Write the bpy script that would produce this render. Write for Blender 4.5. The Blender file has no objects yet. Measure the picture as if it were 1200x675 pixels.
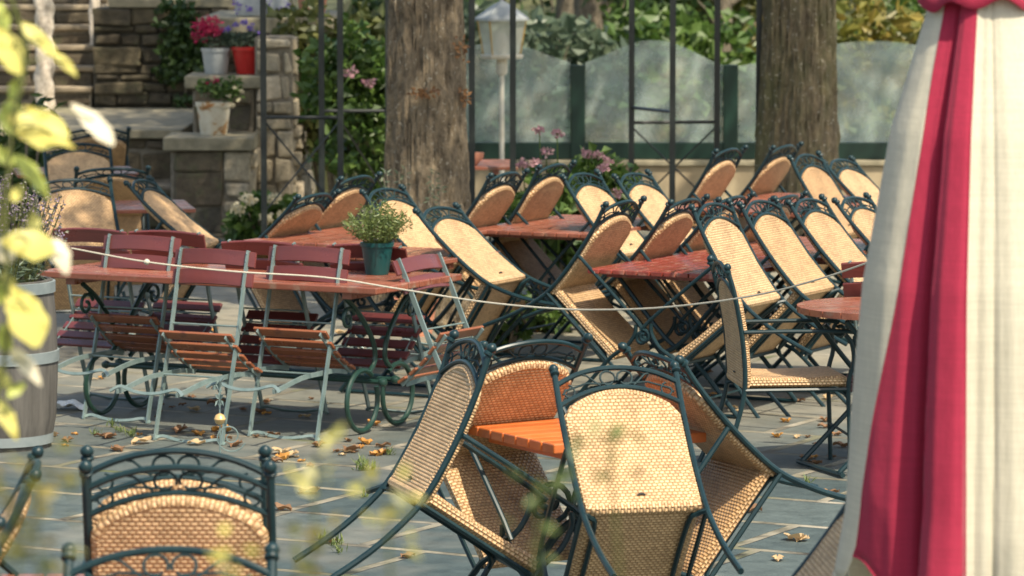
import bpy, math, random
from mathutils import Vector, Matrix, Euler, noise
R = math.radians
rnd = random.Random(7)
scn = bpy.context.scene
COL = scn.collection

# ------------------------------------------------------------------ camera
FPX, CAMH = 4700.0, 2.5
PITCH = math.atan(447.5 / FPX)
cam_d = bpy.data.cameras.new('camera')
cam = bpy.data.objects.new('camera', cam_d)
COL.objects.link(cam)
cam.location = (0, 0, CAMH)
cam.rotation_euler = (R(90) - PITCH, 0, 0)
cam_d.sensor_width = 36
cam_d.lens = 36 * FPX / 1200
cam_d.clip_start = 0.1
cam_d.clip_end = 600
cam_d.dof.use_dof = True
cam_d.dof.focus_distance = 15.5
cam_d.dof.aperture_fstop = 6.3
cam_d.dof.aperture_blades = 0
scn.camera = cam


def ray(px, py):
    u = (px - 600) / FPX
    v = (337.5 - py) / FPX
    return Vector((u, math.cos(PITCH) + v * math.sin(PITCH), -math.sin(PITCH) + v * math.cos(PITCH)))


def onz(px, py, z):
    d = ray(px, py)
    t = (z - CAMH) / d.z
    return Vector((d.x * t, d.y * t, z))


def at(px, py, Y):
    d = ray(px, py)
    t = Y / d.y
    return Vector((d.x * t, Y, CAMH + d.z * t))


# ------------------------------------------------------------------ mesh builder
class MB:
    def __init__(s):
        s.v, s.f, s.uv, s.mi = [], [], [], []
        s.cur = 0

    def face(s, idx, uv=None):
        s.f.append(tuple(idx))
        s.uv.append(uv)
        s.mi.append(s.cur)

    def box(s, c, size, M=None):
        b = len(s.v)
        hx, hy, hz = size[0] / 2, size[1] / 2, size[2] / 2
        for dx, dy, dz in ((-1, -1, -1), (1, -1, -1), (1, 1, -1), (-1, 1, -1), (-1, -1, 1), (1, -1, 1), (1, 1, 1), (-1, 1, 1)):
            p = Vector((dx * hx, dy * hy, dz * hz))
            if M is not None:
                p = M @ p
            s.v.append(tuple(p + Vector(c)))
        for q in ((0, 3, 2, 1), (4, 5, 6, 7), (0, 1, 5, 4), (1, 2, 6, 5), (2, 3, 7, 6), (3, 0, 4, 7)):
            s.face([b + i for i in q])
        return s

    def span(s, x0, x1, y0, y1, z0, z1):
        return s.box(((x0 + x1) / 2, (y0 + y1) / 2, (z0 + z1) / 2), (x1 - x0, y1 - y0, z1 - z0))

    def tube(s, pts, r, n=8, closed=False, flat=None):
        """sweep a round (or flat=(w,h)) section along pts; r a number or list"""
        P = [Vector(p) for p in pts]
        m = len(P)
        rr = r if isinstance(r, (list, tuple)) else [r] * m
        tang = []
        for i in range(m):
            if closed:
                t = P[(i + 1) % m] - P[i - 1]
            else:
                t = P[min(i + 1, m - 1)] - P[max(i - 1, 0)]
            tang.append(t.normalized() if t.length > 1e-9 else Vector((0, 0, 1)))
        up = Vector((1, 0, 0)) if abs(tang[0].x) < .9 else Vector((0, 1, 0))
        nrm = (up - tang[0] * up.dot(tang[0])).normalized()
        b = len(s.v)
        for i in range(m):
            nrm = nrm - tang[i] * nrm.dot(tang[i])
            nrm = nrm.normalized() if nrm.length > 1e-6 else tang[i].orthogonal().normalized()
            bi = tang[i].cross(nrm)
            for k in range(n):
                a = 2 * math.pi * k / n
                if flat:
                    cx = math.copysign(flat[0] / 2, math.cos(a + math.pi / 4))
                    cy = math.copysign(flat[1] / 2, math.sin(a + math.pi / 4))
                    s.v.append(tuple(P[i] + nrm * cx + bi * cy))
                else:
                    s.v.append(tuple(P[i] + (nrm * math.cos(a) + bi * math.sin(a)) * rr[i]))
        rng = range(m) if closed else range(m - 1)
        for i in rng:
            j = (i + 1) % m
            for k in range(n):
                k2 = (k + 1) % n
                s.face((b + i * n + k, b + i * n + k2, b + j * n + k2, b + j * n + k))
        if not closed:
            s.face([b + k for k in reversed(range(n))])
            s.face([b + (m - 1) * n + k for k in range(n)])
        return s

    def lathe(s, prof, c=(0, 0, 0), n=16, cap=True):
        b = len(s.v)
        c = Vector(c)
        for r, z in prof:
            for k in range(n):
                a = 2 * math.pi * k / n
                s.v.append((c.x + r * math.cos(a), c.y + r * math.sin(a), c.z + z))
        for i in range(len(prof) - 1):
            for k in range(n):
                k2 = (k + 1) % n
                s.face((b + i * n + k, b + i * n + k2, b + (i + 1) * n + k2, b + (i + 1) * n + k))
        if cap:
            s.face([b + k for k in reversed(range(n))])
            e = b + (len(prof) - 1) * n
            s.face([e + k for k in range(n)])
        return s

    def grid(s, fn, nu, nv, uvf=None, flip=False, wrap=False):
        b = len(s.v)
        for j in range(nv + 1):
            for i in range(nu + 1):
                s.v.append(tuple(fn(i / nu, j / nv)))
        w = nu + 1
        for j in range(nv):
            for i in range(nu):
                q = [b + j * w + i, b + j * w + i + 1, b + (j + 1) * w + i + 1, b + (j + 1) * w + i]
                uv = None
                if uvf:
                    uv = [uvf(i / nu, j / nv), uvf((i + 1) / nu, j / nv), uvf((i + 1) / nu, (j + 1) / nv), uvf(i / nu, (j + 1) / nv)]
                if flip:
                    q.reverse()
                    if uv:
                        uv.reverse()
                s.face(q, uv)
        return s

    def poly(s, pts, uvs=None):
        b = len(s.v)
        s.v += [tuple(p) for p in pts]
        s.face(range(b, b + len(pts)), uvs)

    def leaf(s, p, L, W, rot, fold=.25):
        """one folded four-sided leaf blade"""
        b = len(s.v)
        for q in ((0, 0, 0), (W / 2, L * .45, fold * W), (0, L, 0), (-W / 2, L * .45, fold * W)):
            s.v.append(tuple(rot @ Vector(q) + p))
        s.face((b, b + 1, b + 2))
        s.face((b, b + 2, b + 3))

    def build(s, name, mat, parent=None, smooth=False, bevel=0, loc=None):
        me = bpy.data.meshes.new(name)
        me.from_pydata(s.v, [], s.f)
        mats = mat if isinstance(mat, (list, tuple)) else [mat]
        for m in mats:
            me.materials.append(m)
        if len(mats) > 1:
            me.polygons.foreach_set('material_index', s.mi)
        if any(u is not None for u in s.uv):
            ul = me.uv_layers.new(name='UVMap').data
            k = 0
            for fc, u in zip(s.f, s.uv):
                for q in range(len(fc)):
                    ul[k].uv = u[q] if u else (0, 0)
                    k += 1
        if smooth:
            me.polygons.foreach_set('use_smooth', [True] * len(me.polygons))
            try:
                me.set_sharp_from_angle(angle=R(42))
            except Exception:
                pass
        me.update()
        o = bpy.data.objects.new(name, me)
        COL.objects.link(o)
        if parent:
            o.parent = parent
        if loc is not None:
            o.location = loc
        if bevel:
            md = o.modifiers.new('bevel', 'BEVEL')
            md.width = bevel
            md.segments = 2
            md.limit_method = 'ANGLE'
        return o


def thing(name, label, cat, loc=(0, 0, 0), rot=(0, 0, 0), group=None):
    o = bpy.data.objects.new(name, None)
    o.empty_display_size = .1
    COL.objects.link(o)
    o.location = loc
    o.rotation_euler = rot
    return tag(o, label, cat, group)


def tag(o, label, cat, group=None, kind=None):
    o['label'] = label
    o['category'] = cat
    if group:
        o['group'] = group
    if kind:
        o['kind'] = kind
    return o


def copy_tree(o, parent=None):
    c = o.copy()
    COL.objects.link(c)
    if parent:
        c.parent = parent
    for ch in list(o.children):
        copy_tree(ch, c)
    return c


def smooth_path(ctrl, n=6):
    P = [Vector(p) for p in ctrl]
    out = []
    for i in range(len(P) - 1):
        p0 = P[max(i - 1, 0)]
        p1, p2 = P[i], P[i + 1]
        p3 = P[min(i + 2, len(P) - 1)]
        for k in range(n):
            t = k / n
            out.append(.5 * ((2 * p1) + (p2 - p0) * t + (2 * p0 - 5 * p1 + 4 * p2 - p3) * t * t + (3 * p1 - p0 - 3 * p2 + p3) * t ** 3))
    out.append(P[-1])
    return out


# ------------------------------------------------------------------ materials
class NT:
    def __init__(s, name):
        s.m = bpy.data.materials.new(name)
        s.m.use_nodes = True
        s.t = s.m.node_tree
        s.b = s.t.nodes['Principled BSDF']

    def n(s, typ, **kw):
        nd = s.t.nodes.new(typ)
        for k, v in kw.items():
            if k in nd.inputs:
                nd.inputs[k].default_value = v
            else:
                setattr(nd, k, v)
        return nd

    def l(s, a, b):
        s.t.links.new(a, b)

    def ramp(s, fac, stops):
        r = s.n('ShaderNodeValToRGB')
        e = r.color_ramp.elements
        while len(e) < len(stops):
            e.new(.5)
        for el, (p, c) in zip(e, stops):
            el.position = p
            el.color = (*c, 1) if len(c) == 3 else c
        s.l(fac, r.inputs[0])
        return r.outputs[0]

    def mix(s, fac, a, b, mode='MIX'):
        m = s.n('ShaderNodeMix', data_type='RGBA', blend_type=mode)
        for sock, val in ((m.inputs[0], fac), (m.inputs[6], a), (m.inputs[7], b)):
            if isinstance(val, bpy.types.NodeSocket):
                s.l(val, sock)
            elif isinstance(val, (tuple, list)):
                sock.default_value = (*val, 1) if len(val) == 3 else val
            else:
                sock.default_value = val
        return m.outputs[2]

    def bump(s, h, strength=.3, dist=.01, prev=None):
        b = s.n('ShaderNodeBump', Strength=strength, Distance=dist)
        s.l(h, b.inputs['Height'])
        if prev is not None:
            s.l(prev, b.inputs['Normal'])
        return b.outputs[0]

    def coord(s, which='Object', scale=None, rot=None, loc=None):
        c = s.n('ShaderNodeTexCoord').outputs[which]
        if scale or rot or loc:
            mp = s.n('ShaderNodeMapping')
            if scale:
                mp.inputs['Scale'].default_value = scale if isinstance(scale, tuple) else (scale,) * 3
            if rot:
                mp.inputs['Rotation'].default_value = rot
            if loc:
                mp.inputs['Location'].default_value = loc
            s.l(c, mp.inputs[0])
            c = mp.outputs[0]
        return c

    def noise(s, vec, scale, detail=3, rough=.55):
        nd = s.n('ShaderNodeTexNoise', Scale=scale, Detail=detail, Roughness=rough)
        s.l(vec, nd.inputs['Vector'])
        return nd.outputs['Fac']

    def set(s, **kw):
        for k, v in kw.items():
            sock = s.b.inputs[k.replace('_', ' ')]
            if isinstance(v, bpy.types.NodeSocket):
                s.l(v, sock)
            elif isinstance(v, (tuple, list)) and len(v) == 3 and sock.type == 'RGBA':
                sock.default_value = (*v, 1)
            else:
                sock.default_value = v
        return s.m


def plain(name, c1, c2, scale=8, rough=.5, bump=0, metal=0, stretch=None, spec=.5):
    t = NT(name)
    v = t.coord('Object', stretch) if stretch else t.coord('Object')
    f = t.noise(v, scale, 5)
    col = t.ramp(f, [(.32, c1), (.68, c2)])
    m = t.set(Base_Color=col, Roughness=rough, Metallic=metal)
    t.b.inputs['Specular IOR Level'].default_value = spec
    if bump:
        t.set(Normal=t.bump(f, bump, .01))
    return m


def wicker_mat(name, light, dark, bw=.0185, rh=.012):
    t = NT(name)
    sep = t.n('ShaderNodeSeparateXYZ')
    t.l(t.coord('UV'), sep.inputs[0])

    def mth(op, a, b=None):
        n = t.n('ShaderNodeMath', operation=op)
        for k, q in enumerate((a, b)):
            if q is None:
                continue
            if isinstance(q, bpy.types.NodeSocket):
                t.l(q, n.inputs[k])
            else:
                n.inputs[k].default_value = q
        return n.outputs[0]
    row = mth('DIVIDE', sep.outputs[1], rh)
    rowi = mth('FLOOR', row)
    uu = mth('ADD', mth('DIVIDE', sep.outputs[0], bw), mth('MULTIPLY', rowi, .5))
    hu = mth('POWER', mth('ABSOLUTE', mth('SINE', mth('MULTIPLY', uu, math.pi))), .55)
    hv = mth('POWER', mth('ABSOLUTE', mth('SINE', mth('MULTIPLY', row, math.pi))), .55)
    h = mth('MULTIPLY', hu, hv)
    wn = t.n('ShaderNodeTexWhiteNoise', noise_dimensions='2D')
    cmb = t.n('ShaderNodeCombineXYZ')
    t.l(mth('FLOOR', uu), cmb.inputs[0])
    t.l(rowi, cmb.inputs[1])
    t.l(cmb.outputs[0], wn.inputs['Vector'])
    strand = t.ramp(wn.outputs['Value'], [(0, tuple(x * .74 for x in light)), (.5, light), (1, tuple(x * 1.08 for x in light))])
    big = t.noise(t.coord('Object'), 5, 3)
    wear = t.ramp(t.noise(t.coord('Object'), 9, 6, .7), [(.3, (.8, .77, .72)), (.6, (1.06, 1.04, 1.02))])
    oi = t.n('ShaderNodeObjectInfo').outputs['Random']
    strand = t.mix(1.0, strand, t.ramp(oi, [(0, (.72, .66, .58)), (.35, (.95, .93, .9)), (.7, (1, 1, 1)), (1, (1.1, 1.08, 1.06))]), 'MULTIPLY')
    col = t.mix(t.ramp(h, [(.15, (0, 0, 0)), (.72, (1, 1, 1))]), dark, strand)
    col = t.mix(1.0, col, wear, 'MULTIPLY')
    return t.set(Base_Color=col, Roughness=.48, Normal=t.bump(h, .8, .006))


def wood_mat(name, c1, c2, rough=.35, axis=0, coat=.3, worn=None):
    t = NT(name)
    st = [26, 26, 26]
    st[axis] = 1.6
    v = t.coord('Object', tuple(st))
    f = t.noise(v, 1.0, 6, .6)
    col = t.ramp(f, [(.3, c1), (.7, c2)])
    if worn:
        w = t.noise(t.coord('Object'), 14, 4)
        col = t.mix(t.ramp(w, [(.55, (0, 0, 0)), (.72, (1, 1, 1))]), col, worn)
    isl = t.n('ShaderNodeNewGeometry').outputs['Random Per Island']
    col = t.mix(1.0, col, t.ramp(isl, [(0, (.72, .72, .72)), (1, (1.1, 1.1, 1.1))]), 'MULTIPLY')
    rg = t.ramp(t.noise(t.coord('Object'), 9, 5), [(.35, (rough * .75,) * 3), (.7, (min(1, rough * 1.7),) * 3)])
    m = t.set(Base_Color=col, Roughness=rg, Coat_Weight=coat, Coat_Roughness=.25, Normal=t.bump(f, .15, .004))
    return m


def leaf_mat(name, cols, trans=.35, rough=.45):
    t = NT(name)
    isl = t.n('ShaderNodeNewGeometry').outputs['Random Per Island']
    n = len(cols)
    col = t.ramp(isl, [(i / max(1, n - 1), c) for i, c in enumerate(cols)])
    out = t.t.nodes['Material Output']
    t.set(Base_Color=col, Roughness=rough)
    tr = t.n('ShaderNodeBsdfTranslucent')
    t.l(col, tr.inputs[0])
    mx = t.n('ShaderNodeMixShader')
    mx.inputs[0].default_value = trans
    t.l(t.b.outputs[0], mx.inputs[1])
    t.l(tr.outputs[0], mx.inputs[2])
    t.l(mx.outputs[0], out.inputs[0])
    return t.m


M = {}
M['metal'] = plain('green_metal', (.005, .019, .024), (.01, .03, .035), 20, .36, spec=.3)
M['matt_metal'] = plain('matt_green_metal', (.008, .022, .026), (.014, .034, .039), 20, .65, spec=.2)
M['black_metal'] = plain('dark_metal', (.012, .016, .016), (.022, .026, .024), 20, .35)
M['green_iron'] = plain('green_iron', (.008, .03, .022), (.014, .045, .034), 15, .35)
M['green_fence'] = plain('fence_green', (.003, .02, .013), (.006, .03, .02), 6, .4)
M['steel'] = plain('galvanised_steel', (.13, .19, .185), (.22, .285, .275), 14, .42, metal=.3)
M['wicker'] = wicker_mat('woven_cane', (.6, .415, .235), (.32, .17, .07))
M['wicker_in'] = M['wicker']
M['red_slat'] = wood_mat('dark_red_slats', (.1, .022, .02), (.16, .035, .03), .32)
M['brown_slat'] = wood_mat('brown_seat_slats', (.2, .06, .025), (.32, .11, .045), .3, worn=(.09, .025, .02))
M['red_wood'] = wood_mat('red_table_wood', (.2, .06, .035), (.3, .1, .06), .28, worn=(.28, .17, .12))
M['bright_red'] = wood_mat('bright_red_table_wood', (.2, .03, .022), (.29, .058, .04), .2, worn=(.38, .2, .15))
M['orange_wood'] = wood_mat('orange_table_wood', (.52, .12, .025), (.64, .17, .04), .38)
M['teal_pot'] = plain('teal_plastic', (.004, .05, .05), (.006, .062, .062), 4, .35)
M['white_paint'] = plain('weathered_white', (.55, .5, .4), (.72, .68, .58), 9, .5)
M['red_plastic'] = plain('red_plastic', (.5, .02, .018), (.58, .03, .025), 5, .35)
M['grey_zinc'] = plain('grey_zinc', (.3, .32, .32), (.42, .43, .42), 10, .5)
M['rope'] = plain('pale_rope', (.4, .37, .3), (.5, .46, .37), 60, .8)
M['barrel_wood'] = wood_mat('grey_barrel_wood', (.05, .047, .042), (.14, .13, .115), .85, axis=2, coat=0)
M['barrel_band'] = plain('barrel_band', (.13, .16, .165), (.2, .23, .23), 10, .6)
M['soil'] = plain('soil', (.03, .022, .015), (.06, .045, .03), 30, .95, .5)
M['terracotta'] = plain('pale_orange_clay', (.5, .2, .12), (.6, .27, .17), 10, .8)
M['paper'] = plain('white_paper', (.6, .6, .58), (.75, .75, .72), 10, .8)
M['gold'] = plain('amber_ball', (.4, .25, .1), (.6, .42, .2), 6, .25)
M['dark_hole'] = plain('dark_slot', (.01, .01, .01), (.02, .018, .015), 10, .6)
M['brass'] = plain('brass_edge', (.45, .28, .08), (.6, .4, .15), 8, .4, metal=.6)


def rust_bucket():
    t = NT('rusty_white_enamel')
    v = t.coord('Object')
    f = t.noise(v, 9, 5, .6)
    col = t.ramp(f, [(.40, (.62, .57, .46)), (.56, (.55, .48, .36)), (.62, (.36, .17, .05)), (.72, (.2, .08, .03))])
    return t.set(Base_Color=col, Roughness=.6)


M['bucket'] = rust_bucket()


def bark(name, c1, c2, moss, amount, st=.34):
    t = NT(name)
    v = t.coord('Object', (1, 1, .42))
    f = t.noise(v, 24, 10, .72)
    ridge = t.noise(t.coord('Object', (1, 1, st)), 24, 7, .65)
    col = t.ramp(f, [(.3, c1), (.68, c2)])
    col = t.mix(1.0, col, t.ramp(ridge, [(.34, (.45, .43, .4)), (.5, (1, 1, 1)), (.7, (1.25, 1.2, 1.1))]), 'MULTIPLY')
    g = t.noise(t.coord('Object', (1, 1, .5)), 3.2, 6, .7)
    col = t.mix(t.ramp(g, [(amount, (0, 0, 0)), (amount + .2, (.7, .7, .7))]), col, moss)
    pale = t.noise(t.coord('Object'), 34, 3)
    col = t.mix(t.ramp(pale, [(.62, (0, 0, 0)), (.68, (.8, .8, .8))]), col, (.4, .36, .28))
    nb = t.bump(ridge, .9, .04)
    return t.set(Base_Color=col, Roughness=.95, Normal=t.bump(f, 1.0, .03, nb))


M['bark'] = bark('brown_bark', (.13, .1, .065), (.3, .235, .155), (.18, .16, .08), .56, .55)
M['bark_green'] = bark('mossy_bark', (.08, .06, .035), (.26, .205, .13), (.11, .115, .045), .42, .22)
M['bark_far'] = bark('grey_bark', (.12, .1, .07), (.25, .21, .15), (.12, .13, .06), .6)
M['pale_bark'] = plain('flaky_pale_bark', (.4, .33, .25), (.68, .6, .5), 26, .95, .9)

def stones(name, cols, lichen, rough=.9):
    t = NT(name)
    v = t.coord('Object')
    isl = t.n('ShaderNodeNewGeometry').outputs['Random Per Island']
    n = len(cols)
    col = t.ramp(isl, [(i / max(1, n - 1), c) for i, c in enumerate(cols)])
    fine = t.noise(v, 13, 8, .68)
    col = t.mix(1.0, col, t.ramp(fine, [(.25, (.5, .48, .45)), (.75, (1.4, 1.36, 1.3))]), 'MULTIPLY')
    lf = t.noise(v, 6, 6, .7)
    col = t.mix(t.ramp(lf, [(.54, (0, 0, 0)), (.68, (.85, .85, .85))]), col, lichen)
    return t.set(Base_Color=col, Roughness=rough, Normal=t.bump(fine, .8, .03))


M['stones_dark'] = stones('dark_rubble', [(.045, .038, .026), (.085, .07, .045), (.11, .09, .055), (.06, .05, .034), (.09, .07, .045)], (.09, .085, .045))
M['stones_brown'] = stones('brown_stones', [(.055, .045, .03), (.12, .095, .06), (.085, .078, .065), (.15, .11, .065)], (.11, .11, .055))  # darkened to carry the shade on the plinth front and stair risers
M['stones_pale'] = stones('pale_stones', [(.36, .31, .23), (.44, .38, .28), (.3, .26, .19), (.5, .43, .33)], (.2, .18, .13))
M['mortar'] = plain('lime_mortar', (.14, .12, .085), (.24, .2, .15), 20, .95, .4)
M['mortar_dark'] = plain('old_mortar', (.03, .026, .018), (.065, .055, .038), 20, .95, .4)
M['slab'] = plain('sandstone_slab', (.17, .15, .1), (.31, .27, .185), 9, .9, .5)
M['step'] = plain('sandstone_step', (.22, .175, .115), (.38, .3, .2), 6, .9, .4)  # paler than the risers: sunlight on the treads put into the colour
M['tan_wall'] = plain('tan_render', (.28, .22, .14), (.37, .3, .195), 5, .9, .3)


def fabric(name, c):
    t = NT(name)
    v = t.coord('Object')
    f = t.noise(v, 3, 4)
    w = t.n('ShaderNodeTexNoise', Scale=500, Detail=2)
    t.l(t.coord('Object', (1, 1, .35)), w.inputs['Vector'])
    col = t.ramp(f, [(.3, tuple(x * .92 for x in c)), (.7, c)])
    out = t.t.nodes['Material Output']
    wx_ = t.noise(t.coord('Object', (6, 6, 260)), 1, 1)
    wz_ = t.noise(t.coord('Object', (220, 220, 5)), 1, 1)
    col = t.mix(1.0, col, t.ramp(wx_, [(.3, (.93, .93, .92)), (.7, (1.04, 1.04, 1.04))]), 'MULTIPLY')
    col = t.mix(1.0, col, t.ramp(wz_, [(.3, (.93, .93, .92)), (.7, (1.04, 1.04, 1.04))]), 'MULTIPLY')
    st = t.noise(t.coord('Object', (1, 1, .4)), 5, 6, .7)
    col = t.mix(1.0, col, t.ramp(st, [(.25, (.95, .94, .92)), (.5, (1, 1, 1))]), 'MULTIPLY')
    big = t.noise(t.coord('Object', (1.2, 1.2, .9), rot=(.5, .4, 0)), 9, 6, .62)
    nb = t.bump(big, .22, .02)
    t.set(Base_Color=col, Roughness=.85, Normal=t.bump(w.outputs['Fac'], .12, .002, nb))
    t.b.inputs['Sheen Weight'].default_value = .15
    tr = t.n('ShaderNodeBsdfTranslucent')
    t.l(col, tr.inputs[0])
    mx = t.n('ShaderNodeMixShader')
    mx.inputs[0].default_value = .38
    t.l(t.b.outputs[0], mx.inputs[1])
    t.l(tr.outputs[0], mx.inputs[2])
    t.l(mx.outputs[0], out.inputs[0])
    return t.m


M['cloth_red'] = fabric('raspberry_canvas', (.5, .028, .08))
M['cloth_cream'] = fabric('cream_canvas', (.74, .69, .56))


def glass_mat():
    t = NT('milky_glass')
    out = t.t.nodes['Material Output']
    v = t.coord('Object')
    f = t.noise(v, 2.6, 4, .6)
    col = t.ramp(f, [(.3, (.46, .55, .54)), (.52, (.54, .58, .54)), (.72, (.66, .6, .46))])  # pale and warm blotches stand in for reflections and patches of light
    t.set(Base_Color=col, Roughness=.12, Normal=t.bump(t.noise(v, 3, 2), .06, .05))
    tr = t.n('ShaderNodeBsdfTransparent')
    tr.inputs[0].default_value = (.82, .93, .9, 1)
    mx = t.n('ShaderNodeMixShader')
    t.l(t.ramp(t.noise(v, 4.5, 5, .65), [(.3, (.2, .2, .2)), (.72, (.46, .46, .46))]), mx.inputs[0])
    t.l(tr.outputs[0], mx.inputs[1])
    t.l(t.b.outputs[0], mx.inputs[2])
    t.l(mx.outputs[0], out.inputs[0])
    return t.m


def clear_glass():
    t = NT('lantern_glass')
    out = t.t.nodes['Material Output']
    t.set(Base_Color=(.75, .74, .64), Roughness=.2)
    tr = t.n('ShaderNodeBsdfTransparent')
    mx = t.n('ShaderNodeMixShader')
    mx.inputs[0].default_value = .38
    t.l(tr.outputs[0], mx.inputs[1])
    t.l(t.b.outputs[0], mx.inputs[2])
    t.l(mx.outputs[0], out.inputs[0])
    return t.m


M['glass'] = glass_mat()
M['lantern_glass'] = clear_glass()

M['leaf_dark'] = leaf_mat('dark_leaves', [(.02, .045, .012), (.045, .085, .02), (.07, .12, .03), (.03, .06, .02)])
M['leaf_mid'] = leaf_mat('mid_leaves', [(.035, .08, .015), (.075, .14, .025), (.12, .19, .04), (.05, .1, .02)])
M['leaf_olive'] = leaf_mat('olive_leaves', [(.06, .075, .02), (.11, .13, .03), (.17, .17, .05), (.08, .1, .03)])
M['leaf_autumn'] = leaf_mat('turning_leaves', [(.08, .1, .02), (.2, .19, .03), (.28, .2, .04), (.1, .13, .03)])
M['leaf_blue'] = leaf_mat('blue_green_needles', [(.05, .08, .05), (.09, .13, .08), (.14, .18, .11)])
M['herb'] = leaf_mat('herb_leaves', [(.07, .11, .03), (.13, .18, .05), (.2, .24, .08)])
M['lavender'] = leaf_mat('faded_lavender', [(.18, .13, .2), (.27, .2, .27), (.22, .2, .16), (.12, .14, .08)])
def spotted(m):
    t = m.node_tree
    for b in [n for n in t.nodes if n.type in ('BSDF_PRINCIPLED', 'BSDF_TRANSLUCENT')]:
        src = b.inputs[0].links[0].from_socket
        nz = t.nodes.new('ShaderNodeTexNoise')
        nz.inputs['Scale'].default_value = 45
        nz.inputs['Detail'].default_value = 5
        tc = t.nodes.new('ShaderNodeTexCoord')
        t.links.new(tc.outputs['Object'], nz.inputs['Vector'])
        rp = t.nodes.new('ShaderNodeValToRGB')
        rp.color_ramp.elements[0].position = .3
        rp.color_ramp.elements[0].color = (.55, .5, .3, 1)
        rp.color_ramp.elements[1].position = .5
        rp.color_ramp.elements[1].color = (1, 1, 1, 1)
        t.links.new(nz.outputs['Fac'], rp.inputs[0])
        mx = t.nodes.new('ShaderNodeMix')
        mx.data_type = 'RGBA'
        mx.blend_type = 'MULTIPLY'
        mx.inputs[0].default_value = 1
        t.links.new(src, mx.inputs[6])
        t.links.new(rp.outputs[0], mx.inputs[7])
        t.links.new(mx.outputs[2], b.inputs[0])
    return m


M['yellow_leaf'] = leaf_mat('yellow_leaves', [(.8, .68, .1), (.85, .76, .2), (.78, .7, .2), (.85, .78, .42)], .5)
M['green_leaf_pale'] = leaf_mat('pale_green_leaves', [(.42, .5, .1), (.55, .58, .14)], .5)
spotted(M['yellow_leaf'])
spotted(M['green_leaf_pale'])
M['pink_petal'] = leaf_mat('dusty_pink_petals', [(.42, .2, .24), (.55, .3, .33), (.48, .33, .28)], .3)
M['cream_petal'] = leaf_mat('cream_petals', [(.72, .62, .42), (.78, .7, .52), (.66, .58, .36)], .35)
M['red_petal'] = leaf_mat('crimson_petals', [(.42, .01, .06), (.55, .02, .1), (.3, .01, .05)], .3)
M['violet_petal'] = leaf_mat('violet_petals', [(.12, .06, .42), (.2, .12, .5), (.3, .25, .5)], .3)
M['dry_leaf'] = leaf_mat('dry_leaves', [(.2, .1, .04), (.3, .15, .06), (.16, .09, .05)], .2, .7)
M['dry_leaf_orange'] = leaf_mat('dry_orange_leaf', [(.42, .19, .04), (.5, .25, .06)], .2, .6)
M['dry_leaf_tan'] = leaf_mat('dry_tan_leaf', [(.4, .28, .15), (.5, .36, .2)], .2, .7)


def paving():
    t = NT('slate_paving')
    v = t.coord('Object', rot=(0, 0, R(28)))
    wob = t.n('ShaderNodeTexNoise', Scale=1.3, Detail=4)
    t.l(v, wob.inputs['Vector'])
    v2 = t.mix(.035, v, wob.outputs['Color'])
    br = t.n('ShaderNodeTexBrick', offset=.42, offset_frequency=2, squash=.7, squash_frequency=3)
    for k, x in (('Scale', 1.0), ('Brick Width', .98), ('Row Height', .62), ('Mortar Size', .028), ('Mortar Smooth', .25), ('Bias', -.1)):
        br.inputs[k].default_value = x
    br.inputs['Color1'].default_value = (.04, .06, .065, 1)
    br.inputs['Color2'].default_value = (.068, .09, .092, 1)
    br.inputs['Mortar'].default_value = (0, 0, 0, 1)
    t.l(v2, br.inputs['Vector'])
    fine = t.noise(v, 9, 8, .7)
    grit = t.noise(v, 120, 3, .6)
    col = t.mix(1.0, br.outputs['Color'], t.ramp(fine, [(.25, (.6, .62, .62)), (.75, (1.35, 1.32, 1.25))]), 'MULTIPLY')
    col = t.mix(1.0, col, t.ramp(grit, [(.3, (.72, .72, .72)), (.7, (1.25, 1.25, 1.22))]), 'MULTIPLY')
    st = t.noise(v, .7, 4, .6)
    col = t.mix(t.ramp(st, [(.5, (0, 0, 0)), (.72, (.75, .75, .75))]), col, (.2, .185, .15))
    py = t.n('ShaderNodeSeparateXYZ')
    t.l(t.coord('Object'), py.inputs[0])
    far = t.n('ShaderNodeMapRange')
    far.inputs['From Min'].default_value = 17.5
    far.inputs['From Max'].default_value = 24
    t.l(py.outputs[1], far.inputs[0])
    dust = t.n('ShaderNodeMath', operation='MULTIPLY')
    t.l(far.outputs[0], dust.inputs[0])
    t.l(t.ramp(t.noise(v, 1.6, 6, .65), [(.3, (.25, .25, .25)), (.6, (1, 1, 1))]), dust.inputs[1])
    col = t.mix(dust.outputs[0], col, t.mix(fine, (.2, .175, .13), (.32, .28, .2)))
    joint = t.ramp(t.noise(v, 2.2, 5, .65), [(.32, (.08, .095, .04)), (.46, (.17, .155, .11)), (.66, (.31, .28, .22))])
    jf = t.n('ShaderNodeMath', operation='MULTIPLY')
    t.l(br.outputs['Fac'], jf.inputs[0])
    t.l(t.ramp(t.noise(v, 5, 4), [(.34, (.1, .1, .1)), (.56, (1, 1, 1))]), jf.inputs[1])
    col = t.mix(jf.outputs[0], col, joint)
    inv = t.n('ShaderNodeMath', operation='SUBTRACT')
    inv.inputs[0].default_value = 1
    t.l(br.outputs['Fac'], inv.inputs[1])
    nb = t.bump(inv.outputs[0], .9, .02)
    nb = t.bump(fine, .35, .012, nb)
    nb = t.bump(grit, .2, .004, nb)
    return t.set(Base_Color=col, Roughness=t.ramp(fine, [(.3, (.5, .5, .5)), (.7, (.8, .8, .8))]), Normal=nb)


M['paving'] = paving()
M['forest_floor'] = plain('forest_floor', (.035, .045, .015), (.09, .09, .035), 1.5, .95, .6)

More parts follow.
